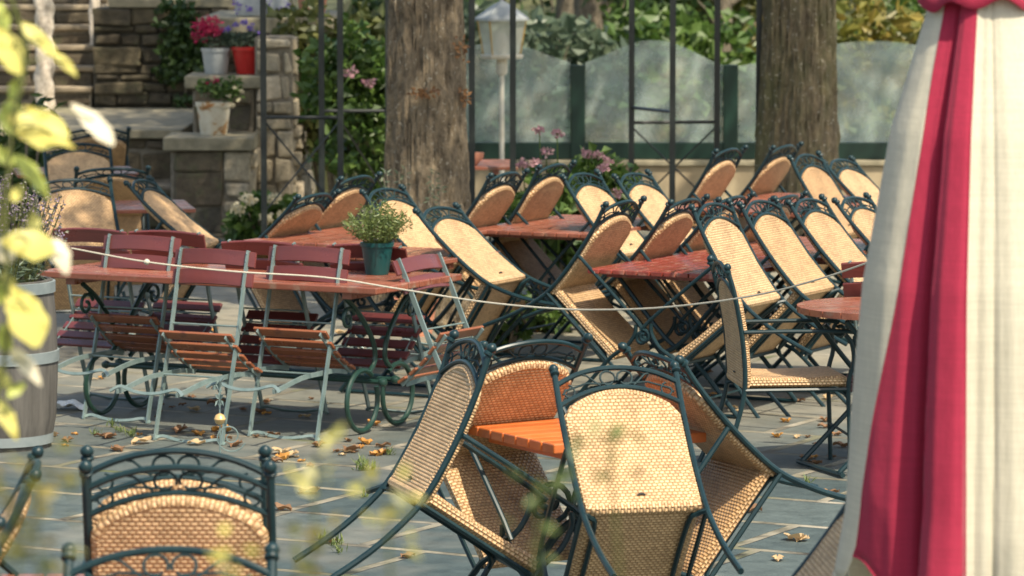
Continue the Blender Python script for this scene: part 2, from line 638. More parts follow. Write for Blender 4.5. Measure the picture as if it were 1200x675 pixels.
# ------------------------------------------------------------------ setting: ground
g = MB()
g.poly([(-90, -20, 0), (90, -20, 0), (90, 33.2, 0), (-90, 33.2, 0)])
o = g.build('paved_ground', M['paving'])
o['kind'] = 'structure'
g = MB()


def hill(u, v):
    x = -160 + 320 * u
    y = 33.2 + 190 * v
    z = max(0, (y - 42)) * .16 + (1.5 * math.sin(x * .07) + 1) * min(1, max(0, (y - 45) / 20))
    return (x, y, z - .004)


g.grid(hill, 40, 40)
o = g.build('woodland_ground', M['forest_floor'], smooth=True)
o['kind'] = 'structure'

# ------------------------------------------------------------------ armchair of metal tube and woven cane
W2 = .218
BACK = [(-.60, 0), (-.532, .15), (-.486, .3), (-.47, .42), (-.483, .6), (-.515, .78), (-.55, .905)]   # y, z of a rear post


def back_y(z):
    for (y0, z0), (y1, z1) in zip(BACK, BACK[1:]):
        if z0 <= z <= z1:
            return y0 + (y1 - y0) * (z - z0) / (z1 - z0)
    return BACK[-1][0]


def spiral(c, r0, r1, a0, turns, n=16):
    return [(c[0] + (r0 + (r1 - r0) * i / n) * math.cos(a0 + turns * 2 * math.pi * i / n),
             c[1] + (r0 + (r1 - r0) * i / n) * math.sin(a0 + turns * 2 * math.pi * i / n)) for i in range(n + 1)]


def make_armchair():
    root = thing('wicker_armchair', 'wicker armchair', 'armchair', group='wicker armchairs of the beer garden')
    mt = M['metal']
    for sx in (-1, 1):
        p = MB().tube(smooth_path([(sx * W2, y, z) for y, z in BACK], 4), .011, 8).build('rear_post', mt, root, True)
        yb = BACK[-1][0]
        MB().lathe([(.010, -.012), (.0165, -.008), (.0165, .0), (.011, .004), (.0165, .011), (.0175, .019), (.012, .029), (.003, .035)], (sx * W2, yb - .002, .905), 10).build('finial', mt, p, True)
        MB().tube(smooth_path([(sx * .222, .005, 0), (sx * .222, -.002, .2), (sx * .222, -.008, .4), (sx * .228, .014, .5), (sx * .228, .004, .58), (sx * .228, -.025, .618)], 4), .0105, 8).build('front_leg', mt, root, True)
        sp = [(-.0 + a, .575 + b) for a, b in spiral((0.045, .018), .012, .034, R(150), -1.15, 14)]
        arm = [(sx * .228, a, b) for a, b in sp] + [(sx * .228, -.03, .634), (sx * .228, -.14, .636), (sx * .226, -.3, .636), (sx * .221, -.478, .634)]
        MB().tube(arm, .0095, 8).build('armrest', mt, root, True)
    # frame below the seat: side rails, cross rails and the bowed brackets
    fr = MB()
    for sx in (-1, 1):
        fr.tube([(sx * .221, -.47, .375), (sx * .221, -.006, .375)], .009, 6)
        fr.tube(smooth_path([(sx * W2, -.478, .36), (sx * .19, -.45, .372), (sx * .165, -.4, .374), (sx * .165, -.1, .374), (sx * .19, -.03, .36), (sx * .221, -.006, .33)], 4), .009, 6)
    fr.tube([(-.22, -.02, .372), (.22, -.02, .372)], .009, 6)
    fr.build('seat_frame', mt, root, True)
    MB().tube([(-.222, -.004, .17), (.222, -.004, .17)], .006, 6).build('stretcher', mt, root, True)

    def arch(z0, rise, x):
        z = z0 + rise * (1 - (x / W2) ** 2)
        return (x, back_y(min(z, .9)), z)

    tr = MB().tube([arch(.862, .062, -W2 + W2 * 2 * i / 18) for i in range(19)], .0092, 8)
    tr.build('top_rail', mt, root, True)
    MB().tube([arch(.79, .062, -W2 + W2 * 2 * i / 18) for i in range(19)], .0085, 8).build('lower_rail', mt, root, True)
    sc = MB()

    def onback(pts):
        return [(x, back_y(min(z, .9)) + .002, z) for x, z in pts]
    for sx in (-1, 1):
        sc.tube(onback([(sx * x, z) for x, z in spiral((.032, .884), .029, .022, R(200), -.95, 14)]), .0038, 6)
        sc.tube(onback([(sx * .02, .864), (sx * .11, .868), (sx * .185, .845), (sx * .2, .83)]), .0036, 6)
        sc.tube(onback([(sx * x, z) for x, z in spiral((.178, .838), .012, .026, R(60), -.9, 12)]), .0036, 6)
        sc.tube(onback([(sx * .06, .858), (sx * .105, .895), (sx * .13, .9)]), .0036, 6)
    sc.build('scrollwork', M['matt_metal'], root, True)

    # woven back panel: front face, rear face and rolled rim
    HB = .193

    def panel(u, v, dy):
        x = -HB + 2 * HB * u
        top = .765 + .068 * (1 - (x / HB) ** 2) - (.02 if abs(x) > HB * .96 else 0)
        z = .395 + (top - .395) * v
        return Vector((x, back_y(z) + .012 + dy, z))
    bp = MB()
    uvf = lambda u, v: (lambda q: (q.x, q.z))(panel(u, v, 0))
    bp.grid(lambda u, v: panel(u, v, .019), 14, 14, uvf, flip=True)
    bp.grid(lambda u, v: panel(u, v, -.019), 14, 14, uvf)
    rim = [panel(i / 14, 0, 0) for i in range(15)] + [panel(1, i / 14, 0) for i in range(1, 15)] + [panel(1 - i / 14, 1, 0) for i in range(1, 15)] + [panel(0, 1 - i / 14, 0) for i in range(1, 14)]
    n0 = len(bp.f)
    bp.tube(rim, .02, 8, closed=True)
    for k in range(n0, len(bp.f)):
        i, q = divmod(k - n0, 8)
        bp.uv[k] = [(q * .011, i * .03), (q * .011 + .011, i * .03), (q * .011 + .011, i * .03 + .03), (q * .011, i * .03 + .03)]
    back = bp.build('backrest', M['wicker'], root, True)
    gm = MB()
    gm.tube(smooth_path([(-.014, back_y(.435) - .008, .434), (0, back_y(.435) - .012, .437), (.014, back_y(.435) - .008, .434)], 3), .004, 6)
    gm.build('grip_slot', M['dark_hole'], back)

    # woven seat: box with rolled edges swept around its section
    st = MB()
    prof = [(-.455, .385), (-.455, .41), (-.45, .425), (-.43, .43), (-.3, .424), (-.15, .426), (-.05, .434), (-.015, .43), (.004, .415), (.006, .395), (-.005, .384), (-.2, .384), (-.455, .385)]
    L = [0]
    for a, b in zip(prof, prof[1:]):
        L.append(L[-1] + math.dist(a, b))

    def sfn(u, v):
        i = round(v * (len(prof) - 1))
        x = -.202 + .404 * u
        e = max(0, abs(x) - .185) / .017
        y, z = prof[i]
        z = z + (.407 - z) * e * .45
        return (x, y, z)
    nP = len(prof) - 1
    st.grid(sfn, 24, nP, lambda u, v: (u * .404, L[round(v * nP)]), flip=True)
    for sx, uu in ((-1, 0), (1, 1)):
        pts = [sfn(uu, i / nP) for i in range(nP)]
        if sx < 0:
            pts = pts[::-1]
        st.poly(pts, [(p[1], p[2]) for p in pts])
    st.build('seat', M['wicker'], root, True)
    return root


proto_arm = make_armchair()
TOP = (-.55, .93)


def tilt_yz(y, z, th):
    c, s = math.cos(R(th)), math.sin(R(th))
    return y * c + z * s, -y * s + z * c


used = {'arm': False, 'fold': False}


def place_tilted(proto, key, top, px, py, az, th, label, group=None):
    """puts a chair so that the middle of its top edge is seen at px, py; it stands on its front feet, tipped forward by th"""
    yt, zt = tilt_yz(*top, th)
    P = onz(px, py, zt)
    a = R(az)
    o = proto if not used[key] else copy_tree(proto)
    used[key] = True
    o.location = (P.x - yt * math.cos(a), P.y - yt * math.sin(a), 0)
    o.rotation_euler = (-R(th), 0, a - R(90))
    o['label'] = label
    if group:
        o['group'] = group
    return o


def arm(*a, wide=1.0):
    o = place_tilted(proto_arm, 'arm', TOP, *a)
    o.scale = (wide, 1, 1)
    return o


G1 = 'wicker armchairs tipped against tables'
arm(719, 429, 104, 50, 'wicker armchair tipped onto the small orange table with its back turned to us', G1, wide=.93)
arm(556, 398, 17, 34, 'wicker armchair leaning on the left edge of the small orange table, rear legs raised', G1)
arm(630, 399, -55, 48, 'wicker armchair on the far side of the small orange table, facing us', G1)
arm(760, 413, 204, 52, 'wicker armchair leaning on the right edge of the small orange table, dark inside', G1)
# long row, centre right
arm(734, 235, -27, 44, 'nearest left-hand wicker armchair tipped onto the bright red slatted table', G1)
arm(809, 233, -27, 48, 'second wicker armchair from the front on the left side of the bright red slatted table', G1)
arm(864, 230, -27, 52, 'third wicker armchair along the left side of the row behind the bright red table', G1)
arm(927, 229, -27, 56, 'farthest wicker armchair on the left side of the row behind the bright red table', G1)
arm(831, 238, 153, 40, 'steepest sunlit wicker armchair, leaning on the right corner of the bright red table', G1)
arm(886, 235, 153, 46, 'sunlit wicker armchair second from the front on the right of the bright red table row', G1)
arm(942, 233, 153, 50, 'sunlit wicker armchair third from the front on the right of the bright red table row', G1)
arm(995, 231, 153, 55, 'sunlit wicker armchair half hidden by the closed parasol, last of its row', G1)
# brown table behind
arm(598, 202, -27, 47, 'near left wicker armchair tipped onto the brown slatted table by the pink hydrangeas', G1)
arm(654, 192, -27, 43, 'far left wicker armchair tipped onto the brown slatted table by the pink hydrangeas', G1)
arm(678, 203, 153, 48, 'near right sunlit wicker armchair leaning on the brown slatted table by the hydrangeas', G1)
arm(738, 203, 153, 52, 'far right sunlit wicker armchair leaning on the brown slatted table by the hydrangeas', G1)
# table by the second trunk
arm(858, 174, -27, 44, 'wicker armchair with orange back tipped onto the pale red table left of the mossy trunk', G1)
arm(924, 170, -27, 47, 'wicker armchair with orange back directly in front of the mossy tree trunk', G1)
arm(941, 181, 153, 44, 'bright sunlit wicker armchair leaning left just before the foot of the mossy trunk', G1)
arm(980, 187, 153, 57, 'bright sunlit wicker armchair between the mossy trunk and the closed parasol', G1)
# table beside the first trunk
arm(375, 227, -27, 58, 'shaded wicker armchair tipped beside the hydrangea at the sunlit stone wall', G1)
arm(424, 206, -27, 50, 'shaded wicker armchair tipped right in front of the leafy shrub, left of the brown trunk', G1)
arm(446, 221, 153, 54, 'sunlit wicker armchair behind the teal plant pot at the brown trunk', G1)
arm(509, 243, 153, 58, 'sunlit wicker armchair lying far over at the foot of the brown trunk', G1)
# the left corner
arm(90, 168, 100, 62, 'wicker armchair with pale tan back by the stone steps, behind the other left-hand ones', G1)
arm(115, 151, -80, 62, 'farthest wicker armchair at the left, its finial before the stone landing', G1)
arm(84, 210, 104, 60, 'wicker armchair with olive tan back in front of the lavender tub corner', G1)
arm(132, 197, -80, 63, 'shaded wicker armchair behind the little red table at the stone plinth', G1)
arm(160, 211, 168, 58, 'wicker armchair seen edge on, its pale back sloping down before the stone plinth', G1)
# foreground, lower left
arm(206, 526, -90, 16, 'large wicker armchair facing us at the bottom left, its scrolled top rail complete', G1, wide=1.1)
arm(208, 545, -90, 30, 'wicker armchair nested close behind the large bottom left armchair', G1, wide=1.08)
arm(200, 641, 90, 42, 'nearest wicker armchair, only its top rail showing at the bottom edge', G1, wide=1.05)
arm(46, 541, 6, 42, 'dark edge-on wicker armchair at the bottom left beside the red table corner', G1)
arm(0, 628, 6, 42, 'wicker armchair cut by the lower left corner of the photo', G1)
# right
arm(1042, 556, 4, 46, 'wicker armchair mostly hidden behind the foot of the closed parasol', G1)
st = arm(843, 306, 7, 0, 'upright wicker armchair standing on four legs beside the round red table', 'wicker armchairs of the beer garden')


# ------------------------------------------------------------------ slatted tables
UAX = R(62)      # the tables, rows and paving share one grid
U = Vector((math.cos(UAX), math.sin(UAX), 0))
N = Vector((U.y, -U.x, 0))


def slat_table(tu, tn, lu, ln, mat, label, cols=11, rot=None, loc=None, legs=True, group='slatted garden tables'):
    """table top of slats running along local x; lu, ln its size; X-shaped folding legs"""
    c = loc if loc is not None else U * tu + N * tn
    root = thing('slatted_table', label, 'table', c, (0, 0, UAX if rot is None else rot), group)
    tp = MB()
    w = ln / cols
    for i in range(cols):
        y = -ln / 2 + w * (i + .5)
        tp.box((0, y, .715), (lu, w - .007, .024))
    t = tp.build('table_top', mat, root, bevel=.004)
    for sx in (-1, 1):
        MB().box((sx * lu * .32, 0, .688), (.045, ln * .94, .03)).build('batten', mat, t)
    if legs:
        for sx in (-1, 1):
            x = sx * lu * .32
            lg = MB()
            lg.tube(smooth_path([(x, -ln * .42, .672), (x, -.06, .38), (x, .1, .27), (x, ln * .44, .012)], 4), .0125, 8)
            lg.tube([(x + .03, -ln * .44, .012), (x + .03, ln * .44, .012)], .01, 6)
            lg.build('leg', M['metal'], root, True)
            lg = MB()
            lg.tube(smooth_path([(x + .03, ln * .42, .672), (x + .03, .06, .38), (x + .03, -.1, .27), (x + .03, -ln * .44, .012)], 4), .0125, 8)
            lg.build('leg', M['metal'], root, True)
        MB().tube([(-lu * .32, 0, .335), (lu * .32, 0, .335)], .011, 6).build('stretcher', M['metal'], root, True)
    return root


slat_table(18.05, -8.51, 1.1, .76, M['bright_red'], 'bright red slatted table between the two facing rows of tipped armchairs')
slat_table(19.2, -8.48, 1.14, .8, M['red_wood'], 'slatted table hidden under the tipped armchairs behind the bright red table')
slat_table(19.95, -10.2, 1.2, .8, M['red_wood'], 'brown slatted table with a yellow leaf in front of the pink hydrangeas')
slat_table(22.0, -9.85, 1.5, .86, M['red_wood'], 'pale red slatted table under the orange-backed armchairs by the mossy trunk')
slat_table(18.75, -10.86, 1.2, .84, M['red_wood'], 'dull red slatted table behind the teal pot, left of the brown trunk')
slat_table(17.9, -10.1, .6, .72, M['red_wood'], 'small slatted table under the armchair lying over at the brown trunk')
slat_table(0, 0, .8, .75, M['red_wood'], 'little red table before the stone plinth at the left', rot=R(10), loc=Vector((-2.32, 23.85, 0)))
slat_table(0, 0, .8, .75, M['red_wood'], 'table hidden between the farthest left armchairs near the steps', rot=R(10), loc=Vector((-2.95, 27.0, 0)))
slat_table(0, 0, .85, .8, M['red_wood'], 'pale red table far back, right behind the brown trunk', rot=R(4), loc=Vector((-.41, 27.75, 0)))
slat_table(0, 0, 1.8, .85, M['red_wood'], 'table between the two armchairs at the bottom left corner', rot=R(90), loc=Vector((-1.05, 9.68, 0)))

# yellow leaf on the brown table
lf = MB()
lf.leaf(Vector((0, 0, 0)), .11, .08, Matrix.Identity(3), .2)
p = onz(641, 255, .732)
tag(lf.build('fallen_leaf', M['yellow_leaf'], loc=p), 'single yellow leaf lying on the brown slatted table', 'leaf')


# long folding table with scrolled iron legs, laid out on the same grid
def scroll_table():
    c = Vector((-1.285, 19.42, 0))
    root = thing('beer_garden_table', 'long red-brown slatted table on green scrolled iron legs behind the folding chairs', 'table', c, (0, 0, R(-28)))
    lu, ln = 1.92, .84
    tp = MB()
    for i in range(8):
        y = -ln / 2 + ln / 8 * (i + .5)
        tp.box((0, y, .712), (lu, ln / 8 - .006, .032))
    t = tp.build('table_top', M['red_wood'], root, bevel=.005)
    for sx in (-1, 1):
        MB().box((sx * .78, 0, .68), (.05, .76, .03)).build('batten', M['red_wood'], t)
    for sx in (-1, 1):
        x = sx * .74
        for sy in (-1, 1):
            lg = MB()
            q = [(x, sy * .33, .665), (x, sy * .2, .58), (x, sy * .07, .44), (x, sy * .05, .34), (x, sy * .12, .28)]
            cir = [(x, sy * (.17 + .145 * math.cos(a)), .16 + .145 * math.sin(a)) for a in [R(128 - 330 * i / 24) for i in range(25)]]
            lg.tube(smooth_path(q, 4)[:-1] + cir, .0125, 8)
            sp = [(x, sy * (.3 + a), .56 + b) for a, b in spiral((0, 0), .015, .06, R(90), 1.2, 16)]
            lg.tube(sp, .009, 6)
            lg.build('scroll_leg', M['green_iron'], root, True)
    for y in (-.06, .06):
        MB().tube([(-.78, y, .24), (.78, y, .24)], .012, 8).build('stretcher', M['green_iron'], root, True)
    for sx in (-1, 1):
        for y in (-.06, .06):
            MB().lathe([(.004, -.02), (.02, -.012), (.024, 0), (.02, .012), (.004, .02)], (sx * .79, y, .24), 10).build('knob', M['green_iron'], root, True)
    return root


scroll_table()


# small orange table, single scrolled pedestal
def orange_table():
    c = Vector((.25, 13.55, 0))
    root = thing('pedestal_table', 'small orange slatted table ringed by four tipped wicker armchairs', 'table', c, (0, 0, R(30)))
    tp = MB()
    for i in range(7):
        y = -.3 + .6 / 7 * (i + .5)
        tp.box((0, y, .713), (.6, .6 / 7 - .006, .034))
    t = tp.build('table_top', M['orange_wood'], root, bevel=.005)
    for sx in (-.2, .2):
        MB().box((sx, 0, .68), (.05, .54, .028)).build('batten', M['orange_wood'], t)
    MB().tube([(0, 0, .1), (0, 0, .68)], .028, 12).build('pedestal', M['metal'], root, True)
    for k in range(4):
        a = R(45 + 90 * k)
        ca, sa = math.cos(a), math.sin(a)
        pts = [(0.03, .42), (.1, .36), (.17, .25), (.22, .13), (.3, .05), (.36, .015)]
        lg = MB().tube([(r * ca, r * sa, z) for r, z in [(v.x, v.z) for v in smooth_path([(r, 0, z) for r, z in pts], 4)]], .014, 8)
        lg.tube([((.12 + x) * ca, (.12 + x) * sa, .48 + z) for x, z in spiral((0, 0), .02, .075, R(180), 1.2, 18)], .01, 6)
        lg.build('leg', M['metal'], root, True)
    return root


orange_table()


# round table on the right
def round_table():
    c = onz(1042, 358, .73)
    root = thing('round_table', 'round red slatted table half hidden behind the closed parasol', 'table', (c.x, c.y, 0), (0, 0, R(20)))
    tp = MB()
    r = .41
    for i in range(9):
        y0, y1 = -r + 2 * r / 9 * i + .003, -r + 2 * r / 9 * (i + 1) - .003
        ys = [y0 + (y1 - y0) * k / 6 for k in range(7)]
        out = [(math.sqrt(max(.0004, r * r - y * y)), y) for y in ys] + [(-math.sqrt(max(.0004, r * r - y * y)), y) for y in reversed(ys)]
        b = len(tp.v)
        n = len(out)
        tp.v += [(x, y, .702) for x, y in out] + [(x, y, .73) for x, y in out]
        tp.face([b + k for k in reversed(range(n))])
        tp.face([b + n + k for k in range(n)])
        for k in range(n):
            k2 = (k + 1) % n
            tp.face((b + k, b + k2, b + n + k2, b + n + k))
    tp.build('table_top', M['red_wood'], root)
    for k in range(2):
        lg = MB()
        s = 1 if k else -1
        for y in (-.2, .2):
            lg.tube(smooth_path([(s * .3, y * 1.0, .69), (s * .02, y, .36), (-s * .33, y, .02)], 5), .012, 8)
        lg.tube([(-s * .33, -.24, .015), (-s * .33, .24, .015)], .012, 8)
        lg.build('leg', M['metal'], root, True)
    # foot bar that sticks out on the left
    return root


round_table()


# ------------------------------------------------------------------ folding chairs of flat steel and dark red slats
def make_folding():
    root = thing('folding_chair', 'folding chair', 'folding chair', group='folding chairs leaning on the long table')
    fl = (.022, .007)
    A = [(.0, 0), (-.05, .13), (-.085, .24), (-.12, .33), (-.18, .5), (-.27, .72), (-.325, .865)]
    B = [(.085, .425), (-.02, .37), (-.13, .29), (-.26, .19), (-.4, .05), (-.445, .012)]
    wx = .185
    for sx in (-1, 1):
        MB().tube(smooth_path([(sx * wx, y, z) for y, z in A], 3), .01, 4, flat=(.009, .024)).build('back_post', M['steel'], root)
        MB().tube(smooth_path([(sx * (wx - .022), y, z) for y, z in B], 3), .01, 4, flat=(.009, .022)).build('rear_leg', M['steel'], root)

    def wavy(x0, x1, y, z, h):
        return smooth_path([(x0, y, z), (x0 + (x1 - x0) * .12, y, z + h), (x0 + (x1 - x0) * .32, y, z + h * .25), (x0 + (x1 - x0) * .5, y, z), (x0 + (x1 - x0) * .68, y, z + h * .25), (x0 + (x1 - x0) * .88, y, z + h), (x1, y, z)], 4)
    MB().tube(wavy(-.2, .2, 0, .006, .02), .008, 4, flat=(.015, .006)).build('foot_bar', M['steel'], root)
    MB().tube(wavy(-.2, .2, -.446, .01, .03), .008, 4, flat=(.015, .006)).build('foot_bar', M['steel'], root)
    rod = MB()
    for y, z in ((-.165, .46), (-.19, .53)):
        rod.tube([(-wx, y, z), (wx, y, z)], .0045, 6)
    rod.tube([(-wx + .02, -.15, .275), (wx - .02, -.15, .275)], .0045, 6)
    rod.build('cross_rod', M['steel'], root, True)
    rv = MB()
    for z0 in (.708, .797):
        y0 = -.325 + (.865 - z0) * .4 - .0
        sl = MB()

        def f(u, v, y0=y0, z0=z0):
            x = -.222 + .444 * u
            k = [(-.012, 0), (-.012, .066), (0, .066), (0, 0), (-.012, 0)][round(v * 4)]
            bow = -.02 * (1 - (x / .222) ** 2) * 1
            return (x, y0 + .008 + .012 + k[0] + bow - k[1] * .4, z0 + k[1])
        sl.grid(f, 10, 4, flip=True)
        for uu in (0, 1):
            pts = [f(uu, i / 4) for i in range(4)]
            sl.poly(pts if uu else pts[::-1])
        sl.build('back_slat', M['red_slat'], root, bevel=.003)
        for sx in (-1, 1):
            for dz in (.016, .05):
                rv.lathe([(.004, -.004), (.004, .004)], (sx * wx, y0 - .4 * dz - .012, z0 + dz), 6)
    rv.build('rivet', M['steel'], root)
    for i in range(5):
        y = -.225 + i * .074
        z = .447 - .02 * math.sin(i / 4 * math.pi)
        MB().box((0, y, z), (.4, .05, .014), Matrix.Rotation(R([-10, -4, 0, 4, 10][i]), 3, 'X')).build('seat_slat', M['brown_slat'], root, bevel=.003)
    for sx in (-1, 1):
        MB().tube([(sx * (wx - .012), -.25, .437), (sx * (wx - .012), -.08, .424), (sx * (wx - .012), .1, .437)], .008, 4, flat=(.007, .02)).build('seat_bracket', M['steel'], root)
    return root


proto_fold = make_folding()
FTOP = (-.325, .865)
GF = 'folding chairs leaning on the long table'


dark_slats = {}


def fold(*a, dark=False):
    o = place_tilted(proto_fold, 'fold', FTOP, *a, GF)
    if dark:      # dark red seat tops, with their shade put into the colour
        for c in o.children:
            if c.name.startswith('seat_slat'):
                if c.data.name not in dark_slats:
                    me = c.data.copy()
                    me.materials[0] = M['red_slat']
                    dark_slats[c.data.name] = me
                c.data = dark_slats[c.data.name]
    return o


fold(166, 276, 62, 36, 'folding chair leaning on the long table, leftmost of the near side')
fold(252, 292, 62, 36, 'folding chair in the middle of the near side of the long table')
fold(362, 289, 62, 36, 'folding chair on the near side of the long table, below the teal pot')
fold(490, 300, 150, 46, 'folding chair tipped at the right end of the long table beside the rope')
fold(106, 268, -118, 36, 'folding chair across the long table next to the yellow leaves', dark=True)
fold(196, 271, -118, 38, 'folding chair across the long table, behind the leftmost near chair', dark=True)
fold(306, 283, -118, 40, 'folding chair across the long table, in the gap left of the third chair', dark=True)
fold(430, 287, -118, 42, 'folding chair across the long table, directly behind the teal pot', dark=True)
fold(1040, 308, -118, 36, 'folding chair behind the closed parasol with one red slat edge showing', dark=True)

# rope from the left, over the folding chairs, to the parasol
rp = MB()
pts = [at(84, 291, 18.95), at(172, 307, 18.72), at(272, 318, 18.55), at(380, 325, 18.45), at(464, 338, 18.3), at(560, 353, 18.0), at(640, 361, 17.7), at(700, 363, 17.4), at(780, 360, 16.9), at(880, 347, 16.3), at(960, 327, 15.8), at(1030, 303, 15.4)]
rp.tube(smooth_path(pts, 6), .0042, 6)
r_o = rp.build('rope', M['rope'], None, True)
tag(r_o, 'pale rope strung across the beer garden in front of the chairs', 'rope')
kn = MB()
kn.lathe([(.004, -.014), (.014, -.007), (.016, 0), (.013, .008), (.004, .014)], pts[1], 8)
kn.build('knot', M['rope'], r_o, True)


# ------------------------------------------------------------------ foliage helper
def rand_rot(r, flat=0.0):
    e = Euler((r.uniform(-1, 1) * math.pi * (1 - flat), r.uniform(-1, 1) * math.pi * (1 - flat), r.uniform(0, 2 * math.pi)))
    return e.to_matrix()


def cloud(mb, blobs, n, L, W, r, shell=.45, flat=.3):
    """n leaves spread through the blobs (centre, radii); more of them near the surface"""
    tot = sum(b[1][0] * b[1][1] * b[1][2] for b in blobs)
    for c, rad in blobs:
        k = max(3, int(n * rad[0] * rad[1] * rad[2] / tot))
        for _ in range(k):
            d = Vector((r.gauss(0, 1), r.gauss(0, 1), r.gauss(0, 1))).normalized()
            q = r.random() ** shell
            p = Vector((c[0] + d.x * rad[0] * q, c[1] + d.y * rad[1] * q, c[2] + d.z * rad[2] * q))
            if p.z < .02:
                p.z = .02 + r.random() * .1
            s = r.uniform(.65, 1.25)
            mb.leaf(p, L * s, W * s, rand_rot(r, flat))
    return mb


def clumps(r, c, rad, n, size):
    out = []
    for _ in range(n):
        d = Vector((r.gauss(0, 1), r.gauss(0, 1), r.gauss(0, 1))).normalized() * (r.random() ** .4)
        k = size * r.uniform(.6, 1.3)
        out.append(((c[0] + d.x * rad[0], c[1] + d.y * rad[1], c[2] + d.z * rad[2]), (k, k, k * .75)))
    return out


def bush(name, label, cat, base, rad, n, L, W, mat, seed, ncl=14, csize=.35, group=None, stems=True, zc=None):
    r = random.Random(seed)
    root = thing(name, label, cat, base, group=group)
    zc = rad[2] if zc is None else zc
    mb = cloud(MB(), clumps(r, (0, 0, zc), (rad[0] * .75, rad[1] * .75, rad[2] * .8), ncl, csize), n, L, W, r)
    mb.build('foliage', mat, root)
    if stems:
        sm = MB()
        for _ in range(5):
            x, y = r.uniform(-.6, .6) * rad[0], r.uniform(-.6, .6) * rad[1]
            sm.tube(smooth_path([(x * .3, y * .3, 0), (x * .7, y * .7, zc * .7), (x, y, zc * 1.3)], 3), [.02] * 3 + [.012] * 4, 5) if False else sm.tube([(x * .3, y * .3, 0), (x * .7, y * .7, zc * .7), (x, y, zc * 1.3)], [.018, .013, .006], 5)
        sm.build('stem', M['bark_far'], root)
    return root


def flower_heads(root, spots, rad, n, L, W, mat, r, name='flower_head'):
    for p in spots:
        mb = cloud(MB(), [(p, (rad, rad, rad * .7))], n, L, W, r, .2)
        mb.build(name, mat, root)


# ------------------------------------------------------------------ trees with trunks in view, and one added hidden tree
def trunk_mesh(r, h, r0, seed, flare=.35, lean=(0, 0), nseg=150, nang=130):
    rr = random.Random(seed)
    ph = [rr.uniform(0, 6.28) for _ in range(8)]
    knots = [(rr.uniform(0, 6.28), rr.uniform(.5, 2.2), rr.uniform(.05, .1), rr.uniform(.015, .05)) for _ in range(7)]

    def f(u, v):
        a = u * 2 * math.pi
        z = h * v ** 1.35
        k = r0 * (1 - .3 * v) + flare * r0 * math.exp(-z / .35) * (1 + .35 * math.sin(5 * a + ph[4]))
        k *= 1 + .04 * math.sin(3 * a + ph[0] + z * .8) + .03 * math.sin(5 * a + ph[1] - z * 1.3)
        ca, sa = math.cos(a), math.sin(a)
        n1 = noise.fractal(Vector((ca * 7 * r0 / .26, sa * 7 * r0 / .26, z * 1.6 + seed)), .8, 2.1, 4)
        n2 = noise.noise(Vector((ca * 15, sa * 15, z * 3.2 + seed * 3)))
        k += r0 * (.06 * n1 - .06 * (1 - min(1, abs(n2) * 5)) ** 1.5)
        for ka, kz, kr, kh in knots:
            da = abs((a - ka + math.pi) % (2 * math.pi) - math.pi) * r0
            d2 = (da / kr) ** 2 + ((z - kz) / (kr * 1.3)) ** 2
            if d2 < 6:
                k += kh * math.exp(-d2) - kh * .9 * math.exp(-d2 * 6)
        return (k * ca + lean[0] * z, k * sa + lean[1] * z, z)
    return MB().grid(f, nang, nseg)


def limbed(root, mat, r, h, lean, n=6, up=2.6):
    tips = []
    for i in range(n):
        a = 2 * math.pi * i / n + r.uniform(-.4, .4)
        L = r.uniform(1.8, 3.2)
        z0 = h * r.uniform(.86, .98)
        p0 = (lean[0] * z0, lean[1] * z0, z0)
        p1 = (p0[0] + math.cos(a) * L * .5, p0[1] + math.sin(a) * L * .5, z0 + up * .55)
        p2 = (p0[0] + math.cos(a) * L, p0[1] + math.sin(a) * L, z0 + up * r.uniform(.8, 1.3))
        MB().tube(smooth_path([p0, p1, p2], 4), [.13 - .012 * k for k in range(9)], 8).build('limb', mat, root, True)
        tips.append(p2)
    return tips


def big_tree(label, loc, h, r0, mat, leafm, seed, lean, nleaf, crown_r, sprouts=(), group=None, shade_limbs=()):
    r = random.Random(seed)
    root = thing('tree', label, 'tree', loc, group=group)
    tk = trunk_mesh(r, h, r0, seed, lean=lean).build('trunk', mat, root, True)
    tips = limbed(root, mat, r, h, lean)
    bl = []
    for t in tips + [(lean[0] * h, lean[1] * h, h + 2.5)]:
        bl += clumps(r, t, (crown_r, crown_r, 1.2), 6, .85)
    for q in shade_limbs:  # limbs added above the view to shade chairs, trunks and wall
        p0 = (lean[0] * h, lean[1] * h, h * .96)
        MB().tube(smooth_path([p0, (q[0] * .5, q[1] * .5, h + .9), q], 4), [.12 - .011 * k for k in range(9)], 8).build('limb', mat, root, True)
        bl += clumps(r, q, (.75, .75, .4), 9, .6)
    cloud(MB(), bl, nleaf, .17, .13, r, .4).build('crown', leafm, root)
    for p, rad, n in sprouts:
        cloud(MB(), [(p, rad)], n, .035, .022, r, .5).build('sprout', M['dry_leaf'], root)
    return root, tk


t1 = at(497, 200, 24.0)
big_tree('thick brown tree trunk with tufts of dry shoots, rising behind the teal pot', (t1.x, 24.0, 0), 4.6, .262, M['bark'], M['leaf_mid'], 3, (.004, 0), 11000, 1.1,
         sprouts=[((.0, -.29, 1.4), (.11, .04, .035), 44), ((.24, -.14, 1.38), (.03, .05, .06), 34), ((.23, -.16, 1.66), (.05, .05, .1), 26)], shade_limbs=[(.6, -4.7, 6.2), (.6, -3, 6.3), (.2, 0, 6.4), (2.6, -2.5, 6.6)])
t2 = at(937, 150, 28.6)
big_tree('thick mossy tree trunk in front of the glass fence at the right', (t2.x, 28.6, 0), 4.6, .3, M['bark_green'], M['leaf_mid'], 5, (-.002, 0), 9000, 1.1, shade_limbs=[(1.75, -2.6, 6.3), (2.3, -3.2, 6.6)])

